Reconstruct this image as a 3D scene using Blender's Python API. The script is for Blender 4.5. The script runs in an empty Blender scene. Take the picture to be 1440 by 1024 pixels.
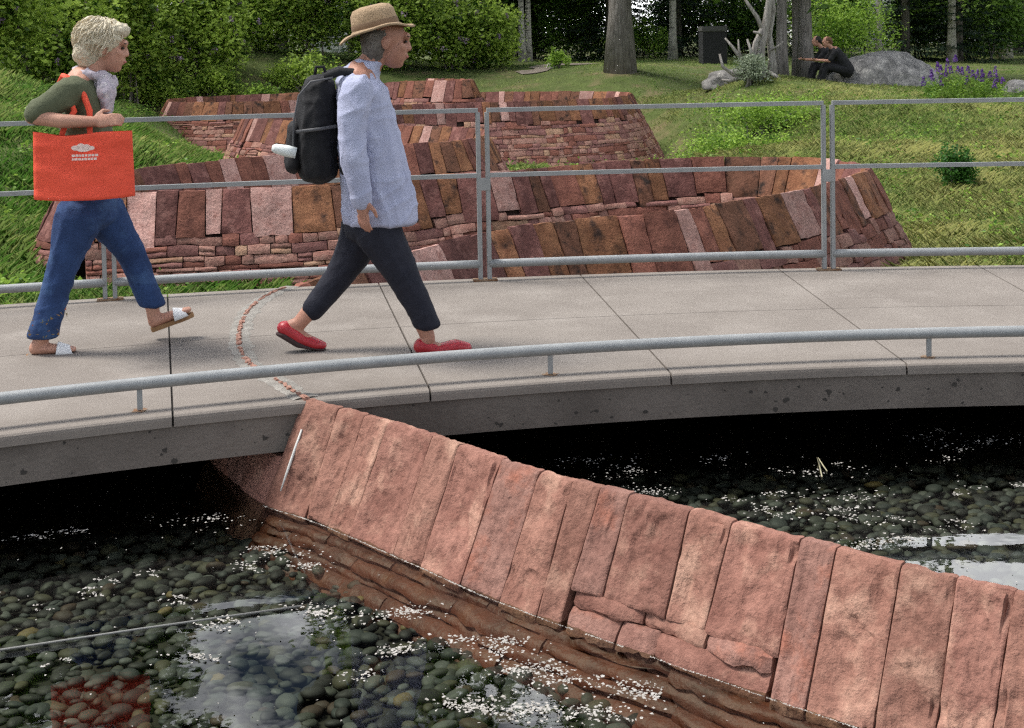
import bpy, bmesh, math, random
import numpy as np
from mathutils import Vector, Matrix, noise
random.seed(7); RNG = np.random.default_rng(7)
SC = bpy.context.scene; COL = SC.collection
rad = math.radians

# ------------------------------------------------------------------ camera, sky, sun, exposure
F, CX, CY, H = 2000.0, 720.0, 142.0, 1.51          # pixels of the 1440x1024 photograph
PITCH, ROLL = rad(2.6), rad(-1.0)
RM = Matrix.Rotation(math.pi/2-PITCH, 3, 'X') @ Matrix.Rotation(ROLL, 3, 'Z')
cam = bpy.data.cameras.new('camera'); co = bpy.data.objects.new('camera', cam); COL.objects.link(co)
co.location = (0, 0, H); co.rotation_euler = RM.to_euler()
cam.sensor_width = 36; cam.lens = 36*F/1440; cam.shift_y = -(512-CY)/1440
cam.clip_start = 0.05; cam.clip_end = 2000; SC.camera = co
SUN_EL, SUN_AZ = 60, -78                              # azimuth clockwise from straight ahead
w = bpy.data.worlds.new('World'); SC.world = w; w.use_nodes = True
nt = w.node_tree; N = nt.nodes; L = nt.links
bg = N['Background']; bg.inputs['Strength'].default_value = 0.06
sky = N.new('ShaderNodeTexSky'); sky.sky_type = 'NISHITA'; sky.sun_disc = False
sky.sun_elevation = rad(SUN_EL); sky.sun_rotation = rad(SUN_AZ); sky.air_density = 1.0; sky.dust_density = 1.0
tc = N.new('ShaderNodeTexCoord'); mp = N.new('ShaderNodeMapping'); mp.inputs['Scale'].default_value = (1, 1, 2.2); mp.inputs['Location'].default_value = (9, 4, 2)
cn = N.new('ShaderNodeTexNoise'); cn.inputs['Scale'].default_value = 2.6; cn.inputs['Detail'].default_value = 7; cn.inputs['Roughness'].default_value = 0.55
cr = N.new('ShaderNodeValToRGB'); cr.color_ramp.elements[0].position = 0.53; cr.color_ramp.elements[1].position = 0.62
mx = N.new('ShaderNodeMix'); mx.data_type = 'RGBA'; mx.inputs['B'].default_value = (62, 62.8, 64.5, 1)
L.new(tc.outputs['Generated'], mp.inputs['Vector']); L.new(mp.outputs[0], cn.inputs['Vector'])
L.new(cn.outputs['Fac'], cr.inputs['Fac']); L.new(cr.outputs['Color'], mx.inputs['Factor'])
L.new(sky.outputs[0], mx.inputs['A']); L.new(mx.outputs['Result'], bg.inputs['Color'])
sl = bpy.data.lights.new('sun', 'SUN'); sl.energy = 3.9; sl.angle = rad(18); sl.color = (1, .96, .9)
so = bpy.data.objects.new('sun', sl); COL.objects.link(so)
sdir = Vector((math.sin(rad(SUN_AZ))*math.cos(rad(SUN_EL)), math.cos(rad(SUN_AZ))*math.cos(rad(SUN_EL)), math.sin(rad(SUN_EL))))
so.rotation_euler = sdir.to_track_quat('Z', 'Y').to_euler(); so.location = (0, 0, 30)
vs = SC.view_settings; vs.view_transform = 'Standard'; vs.look = 'None'; vs.gamma = 1; vs.exposure = 0.35
SC.cycles.use_denoising = False; SC.cycles.filter_width = 1.3; SC.cycles.use_adaptive_sampling = False; w.cycles.sampling_method = 'MANUAL'; w.cycles.sample_map_resolution = 2048; SC.cycles.sample_clamp_indirect = 4; SC.cycles.max_bounces = 8; SC.cycles.transparent_max_bounces = 12

# ------------------------------------------------------------------ helpers
def at(px, py, z=0.0):
    d = RM @ Vector(((px-CX)/F, -(py-CY)/F, -1)); t = (z-H)/d.z
    return Vector((d.x*t, d.y*t, z))
def at_d(px, py, dist):
    d = RM @ Vector(((px-CX)/F, -(py-CY)/F, -1)); t = dist/d.y
    return Vector((d.x*t, dist, H+d.z*t))
def sm(a, b, x):
    t = np.clip((x-a)/(b-a), 0, 1); return t*t*(3-2*t)
def mat(name, c1, c2=None, scale=8, rough=.8, bump=0, bscale=40, c3=None, metal=0, spec=.3, stretch=(1,1,1), detail=5, s2=1.3, p=(.35,.65), coat=0, trans=0, space='Object', fine=0, strata=0, vary=0):
    m = bpy.data.materials.new(name); m.use_nodes = True; t = m.node_tree; b = t.nodes['Principled BSDF']
    b.inputs['Roughness'].default_value = rough; b.inputs['Metallic'].default_value = metal; b.inputs['Specular IOR Level'].default_value = spec
    if coat: b.inputs['Coat Weight'].default_value = coat
    g = t.nodes.new('ShaderNodeNewGeometry') if space == 'World' else t.nodes.new('ShaderNodeTexCoord')
    src = g.outputs['Position'] if space == 'World' else g.outputs['Object']
    mpn = t.nodes.new('ShaderNodeMapping'); mpn.inputs['Scale'].default_value = stretch; t.links.new(src, mpn.inputs['Vector'])
    last = None
    def nz(sc, det=detail):
        n = t.nodes.new('ShaderNodeTexNoise'); n.inputs['Scale'].default_value = sc; n.inputs['Detail'].default_value = det; n.inputs['Roughness'].default_value = .6
        t.links.new(mpn.outputs[0], n.inputs['Vector']); return n
    if c2 is not None:
        r = t.nodes.new('ShaderNodeValToRGB'); e = r.color_ramp.elements
        e[0].position, e[1].position = p; e[0].color = (*c1, 1); e[1].color = (*c2, 1)
        t.links.new(nz(scale).outputs['Fac'], r.inputs['Fac']); last = r.outputs['Color']
        if c3 is not None:
            mm = t.nodes.new('ShaderNodeMix'); mm.data_type = 'RGBA'; mm.inputs['B'].default_value = (*c3, 1)
            r2 = t.nodes.new('ShaderNodeValToRGB'); r2.color_ramp.elements[0].position = .52; r2.color_ramp.elements[1].position = .68
            t.links.new(nz(scale*s2).outputs['Fac'], r2.inputs['Fac']); t.links.new(r2.outputs['Color'], mm.inputs['Factor'])
            t.links.new(last, mm.inputs['A']); last = mm.outputs['Result']
        t.links.new(last, b.inputs['Base Color'])
    else:
        b.inputs['Base Color'].default_value = (*c1, 1)
    if bump:
        bp = t.nodes.new('ShaderNodeBump'); bp.inputs['Strength'].default_value = min(bump, 1); bp.inputs['Distance'].default_value = .02*max(1, bump)
        t.links.new(nz(bscale, 6).outputs['Fac'], bp.inputs['Height']); t.links.new(bp.outputs[0], b.inputs['Normal'])
    if fine:
        b2 = t.nodes.new('ShaderNodeBump'); b2.inputs['Strength'].default_value = .8; b2.inputs['Distance'].default_value = fine
        t.links.new(nz(95, 4).outputs['Fac'], b2.inputs['Height']); t.links.new(bp.outputs[0], b2.inputs['Normal']); t.links.new(b2.outputs[0], b.inputs['Normal'])
        vo = t.nodes.new('ShaderNodeMix'); vo.data_type = 'RGBA'; vo.blend_type = 'MULTIPLY'; vo.inputs['Factor'].default_value = .55
        rr_ = t.nodes.new('ShaderNodeValToRGB'); rr_.color_ramp.elements[0].position = .34; rr_.color_ramp.elements[1].position = .56; rr_.color_ramp.elements[0].color = (.55, .52, .52, 1)
        t.links.new(nz(44, 8).outputs['Fac'], rr_.inputs['Fac']); t.links.new(rr_.outputs[0], vo.inputs['B']); t.links.new(last, vo.inputs['A']); t.links.new(vo.outputs['Result'], b.inputs['Base Color'])
    if strata:
        at_ = t.nodes.new('ShaderNodeAttribute'); at_.attribute_name = 'along'; sm_ = t.nodes.new('ShaderNodeMapping'); sm_.inputs['Scale'].default_value = (55, 3.2, 1)
        sn = t.nodes.new('ShaderNodeTexNoise'); sn.inputs['Scale'].default_value = 1; sn.inputs['Detail'].default_value = 4
        t.links.new(at_.outputs['Vector'], sm_.inputs['Vector']); t.links.new(sm_.outputs[0], sn.inputs['Vector'])
        b3 = t.nodes.new('ShaderNodeBump'); b3.inputs['Strength'].default_value = strata; b3.inputs['Distance'].default_value = .006
        t.links.new(sn.outputs['Fac'], b3.inputs['Height']); t.links.new(b2.outputs[0], b3.inputs['Normal']); t.links.new(b3.outputs[0], b.inputs['Normal'])
    if vary:
        oi = t.nodes.new('ShaderNodeObjectInfo'); mr = t.nodes.new('ShaderNodeMapRange'); mr.inputs['To Min'].default_value = 1-vary; mr.inputs['To Max'].default_value = 1+vary*.8
        t.links.new(oi.outputs['Random'], mr.inputs['Value']); hv = t.nodes.new('ShaderNodeMix'); hv.data_type = 'RGBA'; hv.blend_type = 'MULTIPLY'; hv.inputs['Factor'].default_value = 1
        cb = t.nodes.new('ShaderNodeCombineXYZ')
        for ax in 'XYZ': t.links.new(mr.outputs[0], cb.inputs[ax])
        src_ = b.inputs['Base Color'].links[0].from_socket; t.links.new(src_, hv.inputs['A']); t.links.new(cb.outputs[0], hv.inputs['B']); t.links.new(hv.outputs['Result'], b.inputs['Base Color'])
    if trans:
        tr = t.nodes.new('ShaderNodeBsdfTranslucent'); ms = t.nodes.new('ShaderNodeMixShader'); ms.inputs['Fac'].default_value = trans
        if last is not None: t.links.new(last, tr.inputs['Color'])
        else: tr.inputs['Color'].default_value = (*c1, 1)
        t.links.new(b.outputs[0], ms.inputs[1]); t.links.new(tr.outputs[0], ms.inputs[2])
        t.links.new(ms.outputs[0], t.nodes['Material Output'].inputs['Surface'])
    return m
def leafmat(name, dark, light, trans=.35, rough=.5):
    """leaf colour varies leaf by leaf through the mesh attribute 'tint'"""
    m = bpy.data.materials.new(name); m.use_nodes = True; t = m.node_tree; b = t.nodes['Principled BSDF']
    a = t.nodes.new('ShaderNodeAttribute'); a.attribute_name = 'tint'
    r = t.nodes.new('ShaderNodeValToRGB'); r.color_ramp.elements[0].color = (*dark, 1); r.color_ramp.elements[1].color = (*light, 1)
    t.links.new(a.outputs['Fac'], r.inputs['Fac']); t.links.new(r.outputs[0], b.inputs['Base Color'])
    b.inputs['Roughness'].default_value = rough; b.inputs['Specular IOR Level'].default_value = .25
    tr = t.nodes.new('ShaderNodeBsdfTranslucent'); ms = t.nodes.new('ShaderNodeMixShader'); ms.inputs['Fac'].default_value = trans
    t.links.new(r.outputs[0], tr.inputs['Color']); t.links.new(b.outputs[0], ms.inputs[1]); t.links.new(tr.outputs[0], ms.inputs[2])
    t.links.new(ms.outputs[0], t.nodes['Material Output'].inputs['Surface']); return m
def link(name, me, m=None, parent=None, smooth=True, kind=None):
    o = bpy.data.objects.new(name, me); COL.objects.link(o)
    if m is not None and not me.materials: me.materials.append(m)
    if parent: o.parent = parent
    if kind: o['kind'] = kind
    if smooth and len(me.polygons):
        me.polygons.foreach_set('use_smooth', np.ones(len(me.polygons), dtype=bool))
        if smooth != True: me.set_sharp_from_angle(angle=rad(smooth))
    return o
def obj(name, verts, faces, m, parent=None, smooth=True, kind=None):
    me = bpy.data.meshes.new(name); me.from_pydata([tuple(v) for v in verts], [], faces); me.update()
    return link(name, me, m, parent, smooth, kind)
def bobj(name, bm, m, parent=None, smooth=False, kind=None):
    bmesh.ops.recalc_face_normals(bm, faces=bm.faces)
    me = bpy.data.meshes.new(name); bm.to_mesh(me); bm.free(); return link(name, me, m, parent, smooth, kind)
def tag(o, label, cat, group=None):
    o['label'] = label; o['category'] = cat
    if group: o['group'] = group
    return o
def empty(name, loc, label=None, cat=None, group=None, rz=0):
    o = bpy.data.objects.new(name, None); COL.objects.link(o); o.location = loc; o.rotation_euler.z = rz; o.empty_display_size = .2
    if label: tag(o, label, cat, group)
    return o
def polys(name, V, npoly, m, parent=None, tint=None, kind=None, smooth=False):
    """V: (n*npoly,3) array, each polygon npoly own vertices"""
    V = np.asarray(V, dtype=np.float32).reshape(-1, 3); n = len(V)//npoly
    me = bpy.data.meshes.new(name); me.vertices.add(len(V)); me.vertices.foreach_set('co', V.ravel())
    me.loops.add(len(V)); me.loops.foreach_set('vertex_index', np.arange(len(V), dtype=np.int32))
    me.polygons.add(n); me.polygons.foreach_set('loop_start', np.arange(n, dtype=np.int32)*npoly)
    if tint is not None:
        a = me.attributes.new('tint', 'FLOAT', 'POINT'); a.data.foreach_set('value', np.repeat(np.asarray(tint, dtype=np.float32), npoly))
    me.update(calc_edges=True); me.validate()
    return link(name, me, m, parent, smooth, kind)
def bbox(bm, c, s, rot=None, bev=0):
    r = bmesh.ops.create_cube(bm, size=1); M = Matrix.Translation(c) @ (rot.to_4x4() if rot else Matrix()) @ Matrix.Diagonal((*s, 1))
    bmesh.ops.transform(bm, matrix=M, verts=r['verts'])
    if bev:
        es = list({e for v in r['verts'] for e in v.link_edges}); bmesh.ops.bevel(bm, geom=es, offset=bev, segments=2, affect='EDGES')
def tube(pts, radii, nseg=10, cap=True, wob=0, seed=0):
    """verts, faces of a tapered tube through pts"""
    pts = [Vector(p) for p in pts]; V = []; Fc = []; up = Vector((0, 0, 1)); prev = None
    for i, p in enumerate(pts):
        t = (pts[min(i+1, len(pts)-1)]-pts[max(i-1, 0)]).normalized()
        if prev is None:
            a = t.cross(up if abs(t.z) < .9 else Vector((1, 0, 0))).normalized()
        else:
            a = (prev-t*prev.dot(t)).normalized()
        prev = a; b = t.cross(a)
        for k in range(nseg):
            th = 2*math.pi*k/nseg; d = a*math.cos(th)+b*math.sin(th); r = radii[i]
            if wob: r *= 1+wob*noise.noise(Vector((math.cos(th)*1.6+seed, math.sin(th)*1.6, i*.35+seed*3)))
            V.append(p+d*r)
    for i in range(len(pts)-1):
        for k in range(nseg):
            a0 = i*nseg+k; a1 = i*nseg+(k+1) % nseg; Fc.append((a0, a1, a1+nseg, a0+nseg))
    if cap:
        Fc.append(tuple(range(nseg))[::-1]); Fc.append(tuple(range((len(pts)-1)*nseg, len(pts)*nseg)))
    return V, Fc
def tubes(name, specs, m, parent=None, nseg=8, wob=0, kind=None, smooth=True):
    V, Fc = [], []
    for i, (p, r) in enumerate(specs):
        v, f = tube(p, r, nseg, True, wob, i*1.7); o = len(V); V += v; Fc += [tuple(j+o for j in q) for q in f]
    return obj(name, V, Fc, m, parent, smooth, kind)
def spline(P, step):
    """Catmull-Rom through P resampled at step; returns (n,k) array"""
    P = np.array([list(p) for p in P], float); Q = np.vstack([2*P[0]-P[1], P, 2*P[-1]-P[-2]]); out = []
    for i in range(1, len(Q)-2):
        for t in np.linspace(0, 1, 24, endpoint=False):
            a, b, c, d = Q[i-1], Q[i], Q[i+1], Q[i+2]
            out.append(.5*((2*b)+(-a+c)*t+(2*a-5*b+4*c-d)*t*t+(-a+3*b-3*c+d)*t**3))
    out.append(P[-1]); out = np.array(out); s = np.r_[0, np.cumsum(np.linalg.norm(np.diff(out, axis=0), axis=1))]
    n = max(2, int(s[-1]/step)); ss = np.linspace(0, s[-1], n+1)
    return np.stack([np.interp(ss, s, out[:, k]) for k in range(out.shape[1])], 1)

def merge(name, items):
    """one mesh from (mesh, matrix or None, material or None) items"""
    VS, LV, LS, MI, mats_ = [], [], [], [], []; nv = nl = 0; cache = {}
    for me, M4, mm in items:
        if me.name not in cache:
            c = np.empty(len(me.vertices)*3, np.float32); me.vertices.foreach_get('co', c); lv = np.empty(len(me.loops), np.int32); me.loops.foreach_get('vertex_index', lv)
            ls = np.empty(len(me.polygons), np.int32); me.polygons.foreach_get('loop_start', ls); cache[me.name] = (c.reshape(-1, 3), lv, ls)
        c, lv, ls = cache[me.name]; mm = mm or me.materials[0]
        if mm not in mats_: mats_.append(mm)
        if M4 is not None: A_ = np.array(M4); c = c @ A_[:3, :3].T+A_[:3, 3]
        VS.append(c); LV.append(lv+nv); LS.append(ls+nl); MI.append(np.full(len(ls), mats_.index(mm), np.int32)); nv += len(c); nl += len(lv)
    out = bpy.data.meshes.new(name); VS = np.concatenate(VS).astype(np.float32); LV = np.concatenate(LV); LS = np.concatenate(LS)
    out.vertices.add(nv); out.vertices.foreach_set('co', VS.ravel()); out.loops.add(nl); out.loops.foreach_set('vertex_index', LV.astype(np.int32))
    out.polygons.add(len(LS)); out.polygons.foreach_set('loop_start', LS.astype(np.int32))
    for mm in mats_: out.materials.append(mm)
    out.polygons.foreach_set('material_index', np.concatenate(MI)); out.update(calc_edges=True); out.validate(); return out

# ------------------------------------------------------------------ materials
ROCK = dict(rough=.9, spec=.2, fine=.005)
SLAB = dict(strata=.5, vary=.14, **ROCK); CAPS = dict(strata=.35, vary=.32, **ROCK); FIELD = dict(vary=.3, **ROCK)
M_salmon = [mat('sandstone_salmon', (.315,.158,.120), (.205,.093,.070), 5, bump=.55, bscale=26, c3=(.43,.245,.18), **SLAB),
            mat('sandstone_rose', (.33,.18,.142), (.23,.115,.09), 6, bump=.5, bscale=34, c3=(.35,.145,.10), **SLAB),
            mat('sandstone_tan_rose', (.325,.168,.125), (.22,.103,.076), 4, bump=.6, bscale=22, c3=(.44,.26,.19), **SLAB)]
M_caps = [mat('sandstone_purple', (.20,.085,.072), (.13,.055,.048), 6, bump=.8, bscale=24, c3=(.27,.13,.11), **CAPS),
          mat('sandstone_brown', (.29,.135,.07), (.20,.085,.045), 5, bump=.8, bscale=24, c3=(.055,.032,.025), **CAPS),
          mat('sandstone_dark', (.17,.08,.05), (.21,.095,.06), 5, bump=.8, bscale=24, c3=(.035,.024,.02), **CAPS),
          mat('sandstone_red', (.28,.115,.08), (.20,.078,.056), 6, bump=.8, bscale=24, c3=(.15,.06,.045), **CAPS),
          mat('sandstone_pink', (.52,.32,.275), (.43,.24,.205), 8, bump=.6, bscale=30, c3=(.34,.17,.14), **CAPS)]
M_stones = [mat('fieldstone_rose', (.38,.21,.165), (.29,.14,.11), 7, bump=.7, bscale=30, c3=(.39,.23,.18), **FIELD),
            mat('fieldstone_red', (.27,.11,.08), (.19,.075,.055), 7, bump=.7, bscale=30, **FIELD),
            mat('fieldstone_tan', (.43,.27,.18), (.34,.18,.115), 7, bump=.7, bscale=30, **FIELD),
            mat('fieldstone_purple', (.21,.09,.08), (.28,.14,.12), 7, bump=.7, bscale=30, **FIELD)]
M_core = mat('wall_core_rubble', (.035,.018,.014), (.018,.01,.008), 9, bump=1, bscale=16, rough=.95)
M_wet = mat('wet_red_stone', (.13,.034,.015), (.055,.016,.009), 5, bump=.6, bscale=14, c3=(.14,.05,.025), rough=.5, spec=.3)
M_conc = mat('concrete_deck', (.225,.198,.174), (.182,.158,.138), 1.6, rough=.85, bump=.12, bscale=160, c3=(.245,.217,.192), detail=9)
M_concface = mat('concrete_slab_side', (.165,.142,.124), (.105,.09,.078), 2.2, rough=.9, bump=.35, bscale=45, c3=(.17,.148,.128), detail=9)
M_joint = mat('dark_joint_filler', (.05,.045,.04), rough=.95)  # dark colour of the deck joints, reused for the slab side pits
M_mortar = mat('patching_mortar', (.32,.30,.27), (.21,.195,.175), 14, rough=.95, bump=.8, bscale=60)
M_copper = mat('red_inlay_stone', (.36,.20,.15), (.27,.135,.10), 20, rough=.8, bump=.4, bscale=60)
M_steel = mat('galvanised_steel', (.31,.32,.32), (.26,.27,.272), 12, rough=.55, metal=.3, spec=.4, bump=.03, bscale=200)
M_rust = mat('rusty_plate', (.16,.07,.03), (.30,.22,.15), 30, rough=.9, bump=.4, bscale=90)
M_grassg = mat('grass_soil', (.09,.12,.03), (.065,.085,.022), 2.5, rough=.95, bump=.8, bscale=12, c3=(.16,.13,.065), s2=.35)
M_blade = leafmat('grass_blades', (.10,.23,.035), (.58,.57,.24), .4, .6)
M_bark = mat('grey_bark', (.29,.265,.24), (.14,.125,.11), 6, rough=.95, bump=1.2, bscale=9, stretch=(3,3,.35), spec=.1)
M_birch = mat('pale_aspen_bark', (.45,.43,.37), (.36,.34,.29), 5, rough=.8, bump=.4, bscale=12, c3=(.06,.055,.05), stretch=(.6,.6,2.2), s2=1.1)
M_drift = mat('weathered_driftwood', (.40,.375,.345), (.22,.20,.18), 5, rough=.9, bump=1.0, bscale=10, stretch=(4,4,.5), c3=(.15,.135,.12))
M_granite = mat('grey_granite', (.30,.285,.27), (.12,.115,.11), 4, rough=.9, bump=1.5, bscale=6, c3=(.40,.38,.35), detail=9)
M_skin = mat('skin', (.50,.27,.19), (.44,.22,.155), 9, rough=.55, spec=.35)
M_skin2 = mat('skin_tanned', (.42,.21,.145), (.36,.17,.12), 9, rough=.55, spec=.35)
M_black = mat('black_cloth', (.012,.012,.014), (.02,.02,.022), 20, rough=.85, bump=.2, bscale=120)
M_white = mat('white_painted_wall', (.78,.78,.76), (.7,.7,.69), 2, rough=.7)

# ------------------------------------------------------------------ footbridge
CC = Vector((2.27, -9.04)); RF, RN = 18.05, 15.33   # the near edge is not quite concentric
def near_shift(a):
    d = max(0.0, math.degrees(a)); return .09-.00115*d*d
def arc(r, a, z=0):
    if r < RF-.3: r += near_shift(a)*min(1, max(0, (RF-.3-r)/(RF-.3-RN)))
    return Vector((CC.x-math.sin(a)*r, CC.y+math.cos(a)*r, z))
WATER, BED = -.40, -.58
A0, A1 = rad(34), rad(-26)
bridge = empty('footbridge', arc(16.7, rad(8), -.2), 'curved pale concrete footbridge deck with scored panels over the pond', 'footbridge')
def local(o):      # keep world placement when parented to the footbridge empty
    o.matrix_parent_inverse = o.parent.matrix_world.inverted(); return o
bpy.context.view_layer.update()
def arc_slab(name, r0, r1, a0, a1, z0, z1, m, n, round_near=0):
    prof = [(r1, z0), (r1, z1)]
    if round_near:
        q = round_near
        prof += [(r0+q, z1), (r0+.4*q, z1-.12*q), (r0+.1*q, z1-.45*q), (r0, z1-q), (r0, z0)]
    else: prof += [(r0, z1), (r0, z0)]
    k = len(prof); V = []; Fc = []
    for i in range(n+1):
        a = a0+(a1-a0)*i/n
        V += [arc(r, a, z) for r, z in prof]
    for i in range(n):
        for j in range(k):
            b = i*k+j; c = i*k+(j+1) % k; Fc.append((b, c, c+k, b+k))
    Fc.append(tuple(range(k))); Fc.append(tuple(range(n*k, n*k+k))[::-1])
    bm = bmesh.new(); vs_ = [bm.verts.new(v) for v in V]
    for f in Fc: bm.faces.new([vs_[i] for i in f])
    o = bobj(name, bm, m, bridge, False); return local(o)
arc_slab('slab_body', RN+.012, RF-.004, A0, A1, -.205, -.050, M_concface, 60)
arc_slab('joint_bed', RN+.03, RF-.02, A0, A1, -.0498, -.013, M_joint, 60)
JA = [rad(13.97-4.03*k) for k in range(-5, 10)]
g = .0045
for k in range(len(JA)-1):
    a0, a1 = JA[k], JA[k+1]; rm = (RN+RF)/2
    arc_slab('deck_panel', RN, rm-g*.7, a0-g/16, a1+g/16, -.0497, 0, M_conc, 5, .022)
    arc_slab('deck_panel', rm+g*.7, RF, a0-g/18, a1+g/18, -.0497, 0, M_conc, 5)
# wall under the far edge that holds the pond back
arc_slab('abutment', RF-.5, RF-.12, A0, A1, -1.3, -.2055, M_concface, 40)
# pits in the slab side, as small recessed-looking chips standing as dark pocks
V, Fc = [], []
for i in range(300):
    a = A0+(A1-A0)*random.random(); z = -.06-.135*random.random(); r = random.choice([.003, .004, .006, .008, .012]); c = arc(RN+.0105, a, z)
    tdir = Vector((math.cos(a), math.sin(a), 0)); o = len(V); k = random.randint(7, 9)
    for j in range(k):
        th = 2*math.pi*j/k; q = r*random.uniform(.4, 1.3); V.append(c+tdir*math.cos(th)*q*1.3+Vector((0, 0, math.sin(th)*q)))
    Fc.append(tuple(range(o, o+k)))
local(obj('pit', V, Fc, M_joint, bridge, False, 'stuff'))
# mortar and red stone line where the wall top runs through the deck
INL = [(428,561),(412,552),(395,540),(372,527),(352,514),(340,497),(336,480),(338,462),(344,446),(356,431),(372,419),(390,410),(408,403.5)]
ip = spline([at(x, y)[:2] for x, y in INL], .03); n = len(ip)
def ribbon(P, w0, w1, z, seed, rag=.5):
    V, Fc = [], []
    for i in range(len(P)):
        t = P[min(i+1, len(P)-1)]-P[max(i-1, 0)]; t = t/np.linalg.norm(t); nn = np.array([-t[1], t[0]])
        a = w0*(1+rag*noise.noise(Vector((i*.33, seed, 0)))+.5*rag*noise.noise(Vector((i*1.1, seed, 4)))); b = w1*(1+rag*noise.noise(Vector((i*.33, seed+9, 0)))+.5*rag*noise.noise(Vector((i*1.3, seed, 8))))
        V += [(*(P[i]+nn*a), z-.002), (*(P[i]+nn*a*.6), z+.003), (*(P[i]-nn*b*.6), z+.003), (*(P[i]-nn*b), z-.002)]
    for i in range(len(P)-1):
        for j in range(3): Fc.append((i*4+j, i*4+j+1, i*4+j+5, i*4+j+4))
    return V, Fc
v, f = ribbon(ip, .05, .06, .003, 3); local(obj('mortar_band', v, f, M_mortar, bridge, True))
inl = bpy.data.objects
i = 0
while i < n-2:
    c = ip[i]; t = ip[min(i+1, n-1)]-ip[i]; t /= np.linalg.norm(t); ln = random.uniform(.03, .075); wd = random.uniform(.012, .024)
    bm = bmesh.new(); bbox(bm, (0, 0, 0), (ln, wd, .02), None, .004)
    for q in bm.verts: q.co += Vector((random.uniform(-.005, .005), random.uniform(-.006, .006), random.uniform(-.002, .002)))
    M4 = Matrix.Translation((c[0], c[1], .004)) @ Matrix.Rotation(math.atan2(t[1], t[0])+random.uniform(-.2, .2), 4, 'Z'); bm.transform(M4)
    if random.random() < .85: local(bobj('inlay_stone', bm, M_copper, bridge))
    else: bm.free()
    i += max(2, int((ln+.012)/.03))

# low tubular kerb rail on the near edge
kerb = empty('kerb_rail', arc(RN+.12, rad(8), 0), 'low grey tubular kerb rail along the pond edge of the footbridge', 'rail')
bpy.context.view_layer.update()
KZ = .112
ang = np.linspace(rad(30), rad(-22), 90)
v, f = tube([arc(RN+.12, a, KZ) for a in ang], [.0255]*90, 18); local(obj('tube', v, f, M_steel, kerb))
def ang_of(p): return math.atan2(-(p.x-CC.x), p.y-CC.y)
for px, py in ((-420, 640), (197, 581), (777, 531), (1307, 503), (1790, 480)):
    a = ang_of(at(px, py)); c = arc(RN+.12, a, KZ/2)
    bm = bmesh.new(); bbox(bm, c, (.022, .012, KZ-.01), Matrix.Rotation(a, 3, 'Z')); local(bobj('support', bm, M_steel, kerb))
    bm = bmesh.new(); bmesh.ops.create_circle(bm, cap_ends=True, segments=14, radius=.034)
    for q in bm.verts: q.co = q.co*random.uniform(.7, 1.25)+Vector((c.x, c.y, .0015))
    local(bobj('rust_stain', bm, M_rust, kerb))

# guard railing on the far edge
rail = empty('guard_railing', arc(RF-.1, rad(8), 0), 'grey steel guard railing of open framed panels on the far deck edge', 'railing')
bpy.context.view_layer.update()
RJ = [ang_of(at(x, y)) for x, y in ((-420, 470), (155, 424), (680, 391.5), (1161, 377), (1660, 366))]
RR = RF-.085; hg = .028
def bar_arc(name, a0, a1, z, hx, hz, n=8):
    o = arc_slab(name, RR-hx/2, RR+hx/2, a0, a1, z-hz/2, z+hz/2, M_steel, n); o.parent = rail; o.matrix_parent_inverse = rail.matrix_world.inverted()
for k in range(len(RJ)-1):
    a0, a1 = RJ[k]-hg/RR, RJ[k+1]+hg/RR
    bar_arc('top_rail', a0, a1, 1.058, .034, .026); bar_arc('mid_rail', a0+.013/RR*-1, a1+.013/RR, .655, .026, .026)
    v, f = tube([arc(RR, a0+(a1-a0)*i/12, .105) for i in range(13)], [.0255]*13, 14); local(obj('bottom_tube', v, f, M_steel, rail))
    for a in (a0, a1):
        bm = bmesh.new(); bbox(bm, arc(RR, a, .5225), (.026, .034, 1.045), Matrix.Rotation(a, 3, 'Z'), .002); local(bobj('post', bm, M_steel, rail))
for a in RJ:
    bm = bmesh.new(); bbox(bm, arc(RR-.003, a, .6), (.084, .036, .075), Matrix.Rotation(a, 3, 'Z'), .002); local(bobj('splice_plate', bm, M_steel, rail))
    bm = bmesh.new(); bbox(bm, arc(RR, a, .006), (.15, .07, .012), Matrix.Rotation(a, 3, 'Z'), .002); local(bobj('base_plate', bm, M_rust, rail))

# ------------------------------------------------------------------ pond
pond_bed = obj('pond_bed', [(-9, -2, BED), (9, -2, BED), (9, 8.9, BED), (-9, 8.9, BED)], [(0, 1, 2, 3)], mat('pond_silt', (.018,.018,.014), (.03,.028,.02), 6, rough=.9), None, False, 'structure')
wm = bpy.data.materials.new('pond_water'); wm.use_nodes = True; t = wm.node_tree; t.nodes.remove(t.nodes['Principled BSDF'])
tr = t.nodes.new('ShaderNodeBsdfTransparent'); tr.inputs['Color'].default_value = (.78, .82, .74, 1)
gl = t.nodes.new('ShaderNodeBsdfGlossy'); gl.inputs['Roughness'].default_value = .015
fr = t.nodes.new('ShaderNodeFresnel'); fr.inputs['IOR'].default_value = 1.333; ms = t.nodes.new('ShaderNodeMixShader')
wn = t.nodes.new('ShaderNodeTexNoise'); wn.inputs['Scale'].default_value = 5; wn.inputs['Detail'].default_value = 3
wp = t.nodes.new('ShaderNodeBump'); wp.inputs['Strength'].default_value = .07; wp.inputs['Distance'].default_value = .008
g_ = t.nodes.new('ShaderNodeNewGeometry'); t.links.new(g_.outputs['Position'], wn.inputs['Vector']); t.links.new(wn.outputs['Fac'], wp.inputs['Height'])
for s_ in (gl, fr): t.links.new(wp.outputs[0], s_.inputs['Normal'])
t.links.new(fr.outputs[0], ms.inputs[0]); t.links.new(tr.outputs[0], ms.inputs[1]); t.links.new(gl.outputs[0], ms.inputs[2])
t.links.new(ms.outputs[0], t.nodes['Material Output'].inputs['Surface'])
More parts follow.
